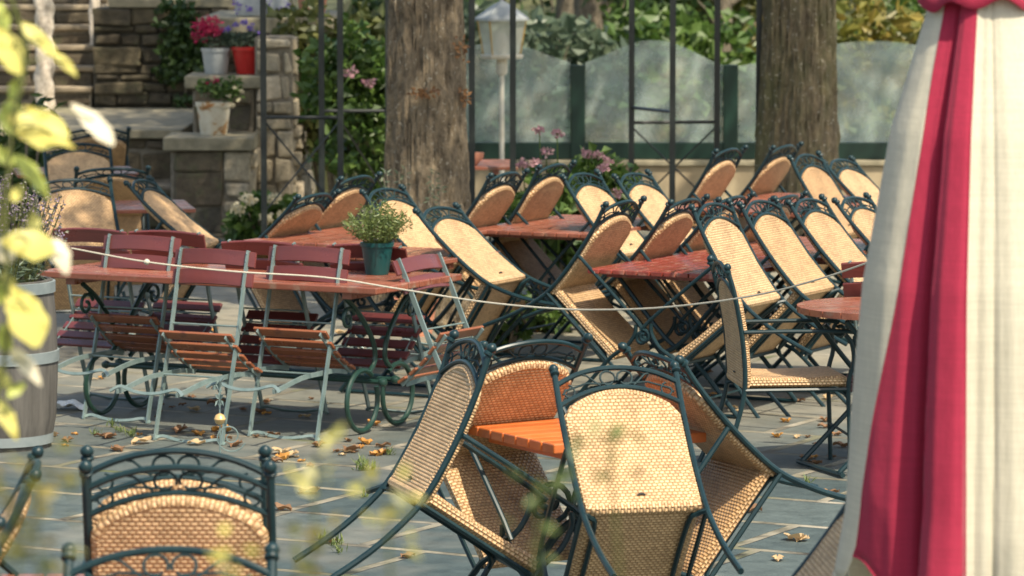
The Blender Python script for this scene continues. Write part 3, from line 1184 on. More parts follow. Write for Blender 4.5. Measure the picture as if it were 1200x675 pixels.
big_tree('unseen added tree behind the brown trunk, its crown shading the rubble wall', (at(497, 200, 32.9).x, 32.9, 0), 4.8, .16, M['bark_far'], M['leaf_dark'], 9, (0, 0), 5000, 1.0, shade_limbs=[(-.4, -.6, 6.3), (.5, -2.2, 6.4), (.4, -1.2, 6.0), (1.3, -1.4, 6.6)])  # tree added out of sight so its crown shades wall and plinth

# ------------------------------------------------------------------ wind screen of milky glass
YF = 32.0


def fx(px):
    return at(px, 150, YF).x


wall = MB().span(fx(440), fx(1330), YF - .14, YF + .14, 0, .44)
wo = wall.build('low_wall', M['tan_wall'], None, bevel=.01)
tag(wo, 'low tan rendered wall carrying the glass wind screen', 'wall')
cp = MB().span(fx(440) - .03, fx(1330) + .03, YF - .17, YF + .17, .443, .485)
cp.build('coping', M['slab'], wo, bevel=.008)
fence = thing('glass_fence', 'milky glass wind screen with wavy top and dark green posts', 'glass fence', (0, YF, .487))
zt = at(700, 76, YF).z - .487
for px in (677, 856, 498, 1186):
    x = fx(px)
    MB().box((x, 0, zt / 2 + .0), (.115, .1, zt)).build('post', M['green_fence'], fence, bevel=.006)
rl = MB().span(fx(440), fx(1330), -.035, .035, .0, .135)
rl.build('bottom_rail', M['green_fence'], fence, bevel=.005)


def pane(pa, pb, ya, ym, yb):
    x0, x1 = fx(pa), fx(pb)
    za, zm, zb = (at(700, y, YF).z - .487 for y in (ya, ym, yb))
    mb = MB()

    def top(u):
        # smooth bulge through the three heights
        base = za + (zb - za) * u
        return base + (zm - (za + zb) / 2) * math.sin(math.pi * u) ** 1.3
    for y, fl in ((-.006, False), (.006, True)):
        mb.grid(lambda u, v: (x0 + (x1 - x0) * u, y, .137 + (top(u) - .137) * v), 20, 2, flip=fl)
    mb.grid(lambda u, v: (x0 + (x1 - x0) * u, -.006 + .012 * v, top(u)), 20, 1)
    mb.build('pane', M['glass'], fence)


pane(507, 668, 66, 50, 73)
pane(686, 847, 73, 47, 76)
pane(865, 1177, 77, 48, 76)
pane(1195, 1330, 76, 50, 70)

# ------------------------------------------------------------------ garden lamp
lx = at(588, 60, 31.4)
lamp = thing('garden_lamp', 'white lantern on a thin post before the glass fence', 'garden lamp', (lx.x, 31.4, 0))
zl = lambda py: at(588, py, 31.4).z
MB().tube([(0, 0, 0), (0, 0, zl(88))], .02, 10).build('post', M['white_paint'], lamp, True)
MB().lathe([(.03, 0), (.045, .02), (.045, .1), (.035, .14)], (0, 0, zl(88)), 12).build('collar', M['white_paint'], lamp, True)
hexa = MB().lathe([(.155, 0), (.17, .02), (.17, .035)], (0, 0, zl(69)), 6)
hexa.build('lantern_base', M['white_paint'], lamp)
MB().lathe([(.14, .036), (.185, zl(24) - zl(69))], (0, 0, zl(69)), 6, cap=False).build('lantern_glass', M['lantern_glass'], lamp)
fr = MB()
for k in range(6):
    a = R(60 * k)
    fr.tube([(.145 * math.cos(a), .145 * math.sin(a), zl(69) + .03), (.19 * math.cos(a), .19 * math.sin(a), zl(24))], .006, 5)
fr.build('lantern_frame', M['brass'], lamp)
MB().lathe([(.215, 0), (.215, .018), (.09, .11), (.012, .155), (.012, .175)], (0, 0, zl(24)), 6).build('lantern_roof', M['grey_zinc'], lamp)
MB().lathe([(.03, 0), (.05, .06), (.05, .12), (.02, .17)], (0, 0, zl(64)), 10).build('bulb', M['white_paint'], lamp, True)


# ------------------------------------------------------------------ metal pergola frames
def frame(label, posts, rails, braces, Y):
    root = thing('metal_arch', label, 'pergola', (0, 0, 0), group='thin metal climbing frames')
    P = {}
    for px, dy in posts:
        p = at(px, 150, Y + dy)
        P[px] = p
        MB().tube([(p.x, p.y, 0), (p.x, p.y, 2.72)], .02, 4, flat=(.042, .042)).build('post', M['black_metal'], root)
    for a, b, z in rails:
        MB().tube([(P[a].x, P[a].y, z), (P[b].x, P[b].y, z)], .014, 6).build('rail', M['black_metal'], root)
    for a, b, z0, z1 in braces:
        MB().tube([(P[a].x, P[a].y - .012, z0), (P[b].x, P[b].y - .012, z1)], .007, 5).build('brace', M['black_metal'], root)
    return root


frame('thin black metal climbing frame beside the sunlit stone wall', [(309, 0), (377, .9), (399, 0), (455, .9)],
      [(309, 399, 1.02), (377, 455, 1.02), (309, 399, 2.7), (377, 455, 2.7), (309, 377, 2.7), (399, 455, 2.7)],
      [(309, 399, 1.0, .35), (399, 309, 1.0, .35), (399, 455, 1.0, .4)], 28.2)
frame('pair of thin black poles between the brown trunk and the white lantern', [(553, 0), (601, .2)], [(553, 601, 2.7), (553, 601, .5)], [], 27.0)
frame('thin black metal climbing frame in front of the middle glass pane', [(740, 0), (788, -.6), (840, .1), (889, -.5)],
      [(740, 840, .93), (740, 840, 2.7), (788, 889, 2.7), (740, 788, 2.7), (740, 788, 1.04), (840, 889, 2.7)],
      [(740, 840, .9, .3), (840, 740, .9, .3)], 29.2)

# ------------------------------------------------------------------ stone stair and stepped plinth
STONE_R = random.Random(17)


def rough_box(mb, c, size, M3, j):
    n = len(mb.v)
    mb.box(c, size, M3)
    for k in range(n, n + 8):
        q = mb.v[k]
        mb.v[k] = (q[0] + STONE_R.uniform(-j, j), q[1] + STONE_R.uniform(-j, j) * .7, q[2] + STONE_R.uniform(-j, j))


def courses(mb, x0, x1, z0, z1, yf, depth, h, w, side=False):
    """irregular courses of separate dressed stones standing a little proud of a core; side: the row runs along y instead"""
    z = z0
    while z < z1 - .01:
        hh = min(h * STONE_R.uniform(.5, 1.6), z1 - z)
        if z1 - (z + hh) < h * .4:
            hh = z1 - z
        x = x0
        while x < x1 - .01:
            ww = min(w * STONE_R.uniform(.5, 1.6), x1 - x)
            if x1 - (x + ww) < w * .35:
                ww = x1 - x
            g = STONE_R.uniform(.004, .012)
            out = STONE_R.uniform(-.015, .04)
            dz = STONE_R.uniform(-.008, .008)
            M3 = Matrix.Rotation(R(STONE_R.uniform(-2.5, 2.5)), 3, 'X') @ Matrix.Rotation(R(STONE_R.uniform(-1.5, 1.5)), 3, 'Y') @ Matrix.Rotation(R(STONE_R.uniform(-2, 2)), 3, 'Z')
            if side:
                rough_box(mb, (yf + out - depth / 2, x + ww / 2, z + hh / 2 + dz), (depth, ww - 2 * g, hh - 2 * g), M3, min(.026, hh * .17))
            else:
                rough_box(mb, (x + ww / 2, yf - out + depth / 2, z + hh / 2 + dz), (ww - 2 * g, depth, hh - 2 * g), M3, min(.026, hh * .17))
            x += ww
        z += hh
    return mb


def wallthing(name, label, cat, boxes, mat, bevel=.02):
    mb = MB()
    for b in boxes:
        mb.span(*b)
    o = mb.build(name, mat, None, bevel=bevel)
    return tag(o, label, cat)


pw = wallthing('stair_wall', 'tall sunlit pale stone end wall of the stair', 'wall', [(-1.98, -1.69, 30.9, 33.6, 0, 1.5)], M['mortar'])
MB().span(-2.46, -1.4, 31.45, 33.7, 1.505, 1.63).build('coping', M['slab'], pw, bevel=.015)
bk = wallthing('stone_plinth', 'stepped stone plinth carrying the flower pots', 'plinth', [(-2.58, -1.985, 30.25, 30.9, 0, .66)], M['mortar'])
MB().span(-2.63, -1.95, 30.18, 30.895, .663, .765).build('coping', M['slab'], bk, bevel=.012)
MB().span(-2.46, -1.985, 30.9, 31.55, 0, 1.1).build('upper_block', M['mortar'], bk, bevel=.02)
MB().span(-2.52, -1.93, 30.85, 31.548, 1.103, 1.2).build('upper_coping', M['slab'], bk, bevel=.012)
MB().span(-2.38, -1.985, 31.55, 32.9, 0, 1.502).build('rear_block', M['mortar'], bk, bevel=.02)

stair = thing('stone_stair', 'stone stair with sunlit treads at the upper left', 'stairs', (0, 0, 0))
MB().span(-5.4, -2.6, 31.5, 34.9, 0, .68).build('landing_block', M['mortar'], stair, bevel=.02)
MB().span(-5.45, -2.585, 31.42, 34.9, .683, .755).build('landing_slab', M['slab'], stair, bevel=.012)
low = MB().span(-5.4, -2.6, 31.1, 31.418, 0, .34)
low.build('lower_step', M['mortar'], stair, bevel=.02)
for i in range(6):
    z = .757 + .17 * i
    MB().span(-5.4, -3.66, 34.9 + .32 * i, 34.9 + .32 * (i + 1) + (1.0 if i == 5 else 0), 0 if i else .757, z + .17).build('tread_block', M['mortar'], stair)
for i in range(6):
    z = .757 + .17 * i
    courses(MB(), -5.38, -3.665, z + .004, z + .125, 34.893 + .32 * i, .06, .13, .5).build('riser', M['stones_brown'], stair, bevel=.015)
    MB().span(-5.42, -3.655, 34.85 + .32 * i, 34.9 + .32 * (i + 1) - .06, z + .13, z + .176).build('tread', M['step'], stair, bevel=.012)
dw = wallthing('rubble_wall', 'dark rubble retaining wall with ivy behind the flower pots', 'wall', [(-3.64, -2.0, 34.9, 35.4, .757, 1.62)], M['mortar_dark'])
MB().span(-3.5, -1.9, 34.86, 35.45, 1.623, 1.7).build('coping', M['slab'], dw, bevel=.01)
ter = MB().span(-3.64, -1.6, 35.45, 40, 0, 1.58)
o = ter.build('terrace', M['forest_floor'])
o['kind'] = 'structure'

courses(MB(), -1.97, -1.7, .02, 1.49, 30.88, .1, .14, .2).build('front_stones', M['stones_pale'], pw, bevel=.016)
courses(MB(), 30.95, 33.55, .02, 1.49, -1.675, .1, .15, .3, True).build('side_stones', M['stones_pale'], pw, bevel=.016)
courses(MB(), -2.57, -2.18, .01, .655, 30.23, .1, .19, .24).build('front_stones', M['stones_brown'], bk, bevel=.02)
courses(MB(), -2.18, -1.99, .01, .655, 30.23, .1, .2, .22).build('quoin_stones', M['stones_pale'], bk, bevel=.02)  # sunlit strip at the plinth corner, put in as paler stone
courses(MB(), 30.27, 30.88, .01, .655, -1.97, .08, .2, .3, True).build('side_stones', M['stones_pale'], bk, bevel=.02)
courses(MB(), -2.45, -2.0, .77, 1.095, 30.885, .08, .13, .2).build('upper_stones', M['stones_brown'], bk, bevel=.016)
courses(MB(), -2.37, -2.0, 1.205, 1.5, 31.53, .08, .12, .2).build('rear_stones', M['stones_brown'], bk, bevel=.016)
courses(MB(), -5.38, -2.62, .35, .675, 31.48, .1, .16, .34).build('landing_stones', M['stones_brown'], stair, bevel=.018)
courses(MB(), -5.38, -2.62, .01, .335, 31.08, .1, .16, .36).build('step_stones', M['stones_brown'], stair, bevel=.018)
courses(MB(), -3.63, -2.02, .765, 1.615, 34.87, .12, .11, .26).build('facing_stones', M['stones_dark'], dw, bevel=.02)
# pale flaking posts at the steps
for (pxa, pxb, Y, z0, lab) in ((41, 63, 34.2, .757, 'thick pale flaking post beside the steps at the upper left'), (105, 117, 35.7, 1.27, 'slim pale flaking post standing on the stone steps')):
    a, b = at(pxa, 60, Y), at(pxb, 60, Y)
    w = (b.x - a.x) / 2
    rr = random.Random(int(pxa))
    mb = MB().grid(lambda u, v: ((w * (1 + .12 * math.sin(u * 19 + v * 40) + .1 * math.sin(v * 90 + u * 6.28))) * math.cos(u * 6.2832), (w * (1 + .12 * math.sin(u * 19 + v * 40))) * math.sin(u * 6.2832), v * 2.4), 20, 60)
    tag(mb.build('pale_post', M['pale_bark'], None, True, loc=((a.x + b.x) / 2, Y, z0)), lab, 'post')

# ------------------------------------------------------------------ pots
def pot(name, label, loc, r0, r1, h, mat, rim=True):
    root = thing(name, label, 'plant pot', loc)
    MB().lathe([(r0 * .98, 0), (r0, .005), (r1, h * .86), (r1 * (1.07 if rim else 1.0), h * .87), (r1 * (1.09 if rim else 1.03), h), (r1 * .95, h), (r1 * .9, h * .85), (r1 * .3, h * .84)], (0, 0, 0), 24).build('pot', mat, root, True)
    MB().lathe([(r1 * .92, h * .86), (r1 * .5, h * .9), (.005, h * .91)], (0, 0, 0), 16).build('soil', M['soil'], root, True)
    return root


# teal pot with a herb on the long table
p = onz(442, 321, .73)
tp = pot('potted_herb', 'teal plastic pot of bushy green herb on the long red table', (p.x, p.y, .729), .056, .076, .155, M['teal_pot'])
r = random.Random(21)
hb = MB()
sm = MB()
for _ in range(170):
    a = r.uniform(0, 6.283)
    q = r.random() ** .6
    tip = Vector((math.cos(a) * .185 * q, math.sin(a) * .185 * q, .16 + .2 * (1 - q * .55) * r.uniform(.75, 1.2)))
    base = Vector((math.cos(a) * .05 * q, math.sin(a) * .05 * q, .14))
    sm.tube([base, base.lerp(tip, .5) + Vector((0, 0, .012)), tip], .0012, 3)
    for k in range(9):
        t = .3 + .7 * k / 8
        hb.leaf(base.lerp(tip, t), .024, .008, rand_rot(r), .2)
hb.build('foliage', M['herb'], tp)
sm.build('stem', M['herb'], tp)

# pots of the plinth
p = onz(251, 161, .767)
bu = pot('rusty_bucket', 'rusty white bucket of daisies on the lower plinth slab', (-2.27, 30.5, .767), .1, .128, .25, M['bucket'])
r = random.Random(5)
cloud(MB(), clumps(r, (.05, 0, .34), (.14, .1, .08), 9, .07), 320, .05, .03, r).build('foliage', M['leaf_mid'], bu)
flower_heads(bu, [(.16, -.1, .23), (.2, -.08, .27), (.13, -.12, .3), (.22, -.03, .33), (.17, -.1, .36), (.1, -.12, .2)], .016, 14, .018, .012, M['cream_petal'], r)
flower_heads(bu, [(-.02, -.05, .4), (.03, -.05, .42)], .025, 18, .02, .015, M['red_petal'], r)
gp = pot('flower_pot', 'grey zinc pot of crimson flowers on the upper plinth slab', (-2.3, 31.2, 1.202), .088, .108, .2, M['grey_zinc'])
cloud(MB(), clumps(r, (.05, 0, .27), (.15, .1, .06), 8, .07), 260, .05, .02, r).build('foliage', M['leaf_blue'], gp)
flower_heads(gp, [(-.08, -.03, .34), (0, -.05, .33), (-.13, -.02, .29), (-.03, 0, .4), (-.1, -.05, .38)], .06, 80, .05, .014, M['red_petal'], r)
rpt = pot('flower_pot', 'bright red pot of violet flowers beside the grey zinc pot', (-2.05, 31.2, 1.202), .09, .125, .21, M['red_plastic'])
cloud(MB(), clumps(r, (-.02, 0, .27), (.17, .1, .06), 8, .07), 300, .06, .016, r).build('foliage', M['leaf_blue'], rpt)
flower_heads(rpt, [(-.16, -.05, .35), (-.1, -.04, .38), (-.02, -.05, .4), (.03, 0, .36), (.1, -.05, .3), (-.2, 0, .33)], .028, 24, .025, .018, M['violet_petal'], r)
pb = thing('planter_box', 'grey planter box with trailing violet flowers on top of the stair wall', 'planter', (-1.98, 31.9, 1.632))
MB().box((0, 0, .07), (.42, .2, .14)).build('box', M['grey_zinc'], pb, bevel=.01)
cloud(MB(), clumps(r, (0, 0, .2), (.22, .1, .05), 8, .07), 260, .05, .018, r).build('foliage', M['leaf_blue'], pb)
flower_heads(pb, [(-.1, -.14, .06), (.05, -.16, -.03), (.2, -.15, -.05), (-.2, -.14, 0), (.15, -.14, .05)], .026, 22, .025, .018, M['violet_petal'], r)
gb = pot('flower_pot', 'brown pot on the right end of the stair wall top', (-1.6, 32.2, 1.632), .1, .13, .22, M['terracotta'])
cloud(MB(), clumps(r, (0, 0, .26), (.13, .1, .06), 6, .07), 160, .05, .02, r).build('foliage', M['leaf_mid'], gb)

# barrel with lavender
bc = onz(-2, 322, .8)
ba = thing('barrel_planter', 'weathered grey wooden barrel of faded lavender at the left edge', 'barrel', (bc.x + .0, bc.y, 0))
MB().lathe([(.235, 0), (.262, .15), (.272, .38), (.266, .6), (.25, .78), (.225, .78), (.22, .7), (.02, .69)], (0, 0, 0), 32).build('barrel', M['barrel_wood'], ba, True)
for z, rr2 in ((.02, .243), (.40, .275), (.72, .26)):
    MB().lathe([(rr2 - .008, 0), (rr2 + .004, .002), (rr2 + .004, .052), (rr2 - .008, .054)], (0, 0, z), 32, cap=False).build('hoop', M['barrel_band'], ba, True)
MB().lathe([(.222, .7), (.1, .72), (.01, .73)], (0, 0, 0), 20).build('soil', M['soil'], ba, True)
r = random.Random(31)
lv, ls, lfm = MB(), MB(), MB()
for _ in range(190):
    a = r.uniform(0, 6.283)
    q = r.random() ** .6
    b0 = Vector((math.cos(a) * .16 * q, math.sin(a) * .16 * q, .74))
    tipp = Vector((math.cos(a) * .33 * q, math.sin(a) * .33 * q, .74 + r.uniform(.32, .62) * (1.05 - .4 * q)))
    ls.tube([b0, b0.lerp(tipp, .5), tipp], .0018, 3)
    d = (tipp - b0).normalized()
    for k in range(9):
        lv.leaf(tipp - d * .009 * k, .018, .012, rand_rot(r), .2)
    for k in range(5):
        lfm.leaf(b0.lerp(tipp, r.uniform(.05, .5)), .06, .008, rand_rot(r, .4), .1)
lv.build('flower_spikes', M['lavender'], ba)
ls.build('stem', M['leaf_olive'], ba)
lfm.build('foliage', M['leaf_blue'], ba)

# ------------------------------------------------------------------ shrubs
p = onz(300, 272, 0)
hy = bush('hydrangea', 'hydrangea with pale blooms at the foot of the sunlit stone wall', 'shrub', at(312, 270, 29.6) * 1 + Vector((0, 0, 0)), (.3, .3, .19), 520, .1, .075, M['leaf_mid'], 41, 12, .13)
hy.location.z = 0
r = random.Random(42)
flower_heads(hy, [(-.12, -.22, .36), (.07, -.24, .37), (-.2, -.15, .28), (.16, -.2, .25), (.02, -.28, .22), (.2, -.15, .16)], .05, 60, .035, .026, M['cream_petal'], r)

sh = bush('leafy_shrub', 'tall leafy green shrub with a few pale blooms left of the brown trunk', 'shrub', (at(425, 200, 29.6).x, 29.6, 0), (.52, .5, 1.0), 2600, .1, .07, M['leaf_mid'], 43, 34, .2)
flower_heads(sh, [(-.07, -.45, 1.3), (.06, -.42, 1.22)], .05, 22, .04, .03, M['pink_petal'], r)
bush('leafy_shrub', 'rounded dark shrub behind the climbing frame and the brown trunk', 'shrub', (at(395, 200, 31.6).x, 31.6, 0), (.75, .5, 1.0), 1500, .12, .08, M['leaf_olive'], 44, 26, .26)
hy2 = bush('hydrangea', 'pink hydrangea behind the brown slatted table', 'shrub', (at(662, 200, 25.6).x, 25.6, 0), (.5, .4, .5), 1900, .1, .07, M['leaf_mid'], 45, 24, .16, zc=.55)
r = random.Random(46)
spots = []
for px, py in ((632, 152), (653, 156), (640, 178), (612, 192), (627, 190), (688, 180), (700, 182), (712, 190), (706, 197), (722, 225)):
    q = at(px, py, 25.35)
    spots.append((q.x - hy2.location.x, -.25 + r.uniform(-.05, .05), q.z))
flower_heads(hy2, spots, .034, 40, .028, .02, M['pink_petal'], r)
ss = MB()
for q in spots:
    ss.tube([(q[0] * .8, q[1] * .5, .3), (q[0], q[1], q[2])], .004, 4)
ss.build('flower_stem', M['leaf_mid'], hy2)
bush('low_plant', 'low green plant under the brown slatted table', 'plant', (at(630, 300, 24.0).x, 23.6, 0), (.35, .3, .2), 500, .09, .06, M['leaf_mid'], 47, 12, .13)
bush('low_plant', 'small green plant at the foot of the brown trunk', 'plant', (at(595, 380, 22.6).x, 22.4, 0), (.16, .14, .12), 160, .07, .05, M['leaf_mid'], 48, 6, .08)
rsm = thing('rosemary_plant', 'upright blue-green rosemary in front of the brown trunk', 'plant', (at(486, 240, 23.4).x, 23.35, 0))
r = random.Random(49)
rl_, rs_ = MB(), MB()
for _ in range(14):
    b0 = Vector((r.uniform(-.08, .08), r.uniform(-.06, .06), .15))
    tipp = Vector((b0.x * 1.8 + r.uniform(-.05, .05), b0.y * 1.5, r.uniform(.75, 1.02)))
    rs_.tube([b0, tipp], .004, 4)
    for k in range(46):
        rl_.leaf(b0.lerp(tipp, r.uniform(.1, 1)), .045, .008, rand_rot(r, .2), .1)
rl_.build('foliage', M['leaf_blue'], rsm)
rs_.build('stem', M['bark_far'], rsm)
MB().lathe([(.1, 0), (.13, .2), (.14, .2), (.14, .22), (.12, .22), (.12, .18)], (0, 0, 0), 18).build('pot', M['terracotta'], rsm, True)

iv = thing('ivy', 'dark ivy hanging down the rubble wall', 'ivy', (at(214, 60, 34.75).x, 34.78, .757))
r = random.Random(50)
cloud(MB(), clumps(r, (.0, 0, .5), (.2, .04, .5), 34, .11), 900, .075, .06, r, flat=.2).build('foliage', M['leaf_dark'], iv)
MB().tube([(0, .05, 0), (.05, .06, .5), (-.03, .06, .9)], .01, 5).build('stem', M['bark_far'], iv)
bush('leafy_shrub', 'dark glossy shrub at the left edge before the steps', 'shrub', (at(14, 100, 28.8).x, 28.8, 0), (.42, .4, .75), 700, .14, .05, M['leaf_dark'], 51, 18, .22)

# clay saucer stack near the far table
tpz = at(551, 172, 28.3)
td = thing('terracotta_dish', 'pale orange clay dish standing on the far red table', 'dish', (at(552, 178, 27.5).x, 27.5, .729))
MB().lathe([(.04, 0), (.085, .05), (.09, .085), (.08, .085), (.07, .05), (.02, .02)], (0, 0, 0), 18).build('bowl', M['terracotta'], td, True)
MB().lathe([(.05, 0), (.06, .02), (.03, .03)], (0, 0, .03), 12).build('filling', M['soil'], td, True)

# ------------------------------------------------------------------ woodland behind the fence
GW = 'trees and bushes behind the glass fence'
specs = [  # px, Y, radius, leaf mat, n, seed, label
    (470, 41, 1.7, 'leaf_dark', 900, 1, 'dark bush behind the brown trunk'),
    (600, 38.5, 1.2, 'leaf_blue', 900, 2, 'bluish bush directly behind the white lantern'),
    (735, 42, 1.3, 'leaf_dark', 850, 3, 'dark bush behind the left part of the middle glass pane'),
    (800, 39, 1.1, 'leaf_mid', 900, 4, 'lit green bush above the middle glass pane'),
    (865, 43, 1.6, 'leaf_olive', 800, 5, 'olive bush left of the mossy trunk'),
    (1020, 39.5, 1.25, 'leaf_autumn', 1000, 6, 'yellowing bush right of the mossy trunk above the glass'),
    (1130, 42, 1.6, 'leaf_mid', 700, 7, 'green bush behind the closed parasol'),
    (330, 44, 1.8, 'leaf_dark', 700, 8, 'dark bush behind the stair terrace'),
    (150, 45, 2.0, 'leaf_dark', 700, 9, 'dark bush above the rubble wall'),
    (660, 47, 2.2, 'leaf_dark', 700, 10, 'deep shade bush behind the far grey trunks'),
    (940, 48, 2.4, 'leaf_dark', 800, 11, 'deep shade bush behind the mossy trunk'),
]
for px, Y, rad, m, n, sd, lab in specs:
    p = at(px, 60, Y)
    zg = max(0, (Y - 42)) * .16
    bush('bush', lab, 'bush', (p.x, Y, zg * .5), (rad, rad * .8, rad * .85), int(n * 1.5), .17, .12, M[m], 100 + sd, 30, rad * .33, GW, zc=rad * .75)
for px, Y, rr0, lab in ((692, 44, .2, 'pale grey far trunk above the joint of the glass panes'), (723, 46, .26, 'wide grey far trunk above the middle pane'), (848, 41.5, .1, 'slim pale far trunk left of the mossy trunk'), (668, 45.5, .16, 'dark slim far trunk right of the white lantern')):
    p = at(px, 60, Y)
    root = thing('tree', lab, 'tree', (p.x, Y, max(0, (Y - 42)) * .16 - .1), group=GW)
    r = random.Random(px)
    trunk_mesh(r, 5, rr0, px, nseg=20, nang=16).build('trunk', M['bark_far'], root, True)
    bl = clumps(r, (0, 0, 6), (1.8, 1.8, 1.2), 9, .8)
    cloud(MB(), bl, 380, .24, .17, r).build('crown', M['leaf_dark'], root)
    if rr0 < .15:
        for k in range(5):
            a = r.uniform(-2.8, -.3)
            z0 = r.uniform(.9, 1.9)
            MB().tube([(0, 0, z0), (.5 * math.cos(a), .2 * math.sin(a), z0 + .35), (.95 * math.cos(a), .4 * math.sin(a), z0 + .5)], [.03, .02, .008], 6).build('branch', M['bark_far'], root, True)
# far-off wood that reads as one mass
r = random.Random(77)
mb = MB()
for _ in range(26):
    x = r.uniform(-16, 16)
    y = r.uniform(52, 62)
    zg = (y - 42) * .16
    k = r.uniform(1.4, 2.6)
    cloud(mb, clumps(r, (x, y, zg + k * .8), (k, k * .7, k * .9), 8, .7), 170, .34, .24, r)
o = mb.build('far_wood', M['leaf_dark'])
tag(o, 'far dark wood closing the view behind the garden', 'wood', kind='stuff')

# ------------------------------------------------------------------ closed parasol
def parasol():
    Y = 9.8
    c = at(1152, 400, Y)
    root = thing('closed_parasol', 'closed parasol of raspberry red and cream canvas at the right', 'parasol', (c.x, Y, 0))
    # angle (deg, 0 = right, 90 = towards camera), radius factor
    prof = [(200, .95), (186, .99), (168, 1.0), (152, .99), (141, .95), (132, .86), (127, .76), (124.5, .87), (121, 1.0), (115, 1.06), (108, 1.07), (104.5, 1.05), (102.4, .99), (99.5, .95), (96, .965), (93.5, .955), (91.5, .925), (89, .965), (83, 1.0), (66, 1.02), (48, 1.0), (30, 1.0), (26, .97), (23, .86), (20, .97), (14, 1.03), (8, 1.0), (0, .9), (-6, .95), (-30, 1.02), (-60, .98), (-66, .82), (-74, .98), (-100, 1.02), (-128, .98), (-134, .82), (-142, .97), (-160, .95)]
    half = [(.0, .352), (.09, .345), (.29, .326), (.52, .298), (.77, .234), (.96, .148), (1.0, .135)]
    redl = [(.0, 170), (.09, 159.5), (.29, 152.5), (.52, 142), (.77, 138), (1.0, 143)]

    def interp(tab, x):
        for (x0, y0), (x1, y1) in zip(tab, tab[1:]):
            if x <= x1:
                t = max(0, (x - x0) / (x1 - x0))
                return y0 + (y1 - y0) * t
        return tab[-1][1]

    def rad(a):
        for (a0, r0), (a1, r1) in zip(prof, prof[1:]):
            if a1 <= a <= a0:
                t = (a0 - a) / (a0 - a1)
                t = t * t * (3 - 2 * t)
                return r0 + (r1 - r0) * t
        return .95
    z0, z1 = .80, 2.3
    # colour borders: (bottom angle, top angle)
    borders = [(200, 200), (155, 132), (102.5, 106), (22, 22), (-2, -2), (-68, -68), (-136, -136), (-160, -160)]
    cols = [1, 0, 1, 0, 1, 0, 1]
    nz = 60

    def surf(seg, u, v):
        hem = .80
        if seg == 1:
            hem = .905 - .035 * math.sin(u * math.pi * .9) if u > .6 else .865 + .055 * math.cos(u * 5.2)
        elif seg == 0:
            hem = .86
        elif seg == 2:
            hem = .81
        z = hem + (z1 - hem) * v
        w = (z - .8) / (z1 - .8)
        b0 = borders[seg][0] + (borders[seg][1] - borders[seg][0]) * w
        b1 = borders[seg + 1][0] + (borders[seg + 1][1] - borders[seg + 1][0]) * w
        if seg == 0:
            b1 = interp(redl, w)
        if seg == 1:
            b0 = interp(redl, w)
        a = b0 + (b1 - b0) * u
        base = interp(half, w)
        f = rad(a)
        amp = .55 + .45 * (1 - w)
        k = base * (1 + (f - 1) * amp * 1.15)
        k += .003 * math.sin(z * 7 + a * .09) * (1 - w)
        if v < .12:
            k += .018 * (1 - v / .12) * math.sin(a * .11 + 1.0)
        return (k * math.cos(R(a)), -k * math.sin(R(a)), z)
    for nm, mi, mt in (('cream_panel', 1, M['cloth_cream']), ('red_panel', 0, M['cloth_red'])):
        for sgm in range(7):
            if cols[sgm] != mi:
                continue
            span = abs(borders[sgm][0] - borders[sgm + 1][0])
            mb = MB().grid(lambda u, v, s=sgm: surf(s, u, v), max(10, int(span * .9)), nz)
            o = mb.build('canopy_panel', mt, root, True)
            o['label'] = 'raspberry red canvas panel' if mi == 0 else 'cream canvas panel'
            sd = o.modifiers.new('thickness', 'SOLIDIFY')
            sd.thickness = .003
            sd.offset = -1

    for sgm in (1, 2, 3):
        sm = MB().tube([Vector(surf(sgm, 0, i / 60)) * 1.0 for i in range(61)], .0022, 6)
        sm.build('seam', M['cloth_red'], root, True)
    for sgm in range(3):
        hm = MB().tube([surf(sgm, i / 40, 0) for i in range(41)], .003, 6)
        hm.build('hem', M['cloth_red'] if cols[sgm] == 0 else M['cloth_cream'], root, True)

    def cap(u, v):
        a = u * 2 * math.pi
        z = 2.262 + .5 * v + (.012 * math.sin(a * 8 + .6) + .006 * math.sin(a * 3)) * (1 - v) ** 2
        k = (.168 - .145 * v ** .8) * (1 + .045 * math.sin(a * 8) * (1 - v))
        return (k * math.cos(a), k * math.sin(a), z)
    o = MB().grid(cap, 96, 14).build('top_cap', M['cloth_red'], root, True)
    sd = o.modifiers.new('thickness', 'SOLIDIFY')
    sd.thickness = .003
    MB().tube([(0, 0, .06), (0, 0, 2.78)], .024, 12).build('pole', M['white_paint'], root, True)
    MB().lathe([(.3, 0), (.3, .05), (.27, .075), (.06, .09), (.045, .3), (.03, .3)], (0, 0, 0), 28).build('base', M['grey_zinc'], root, True)
    return root


parasol()

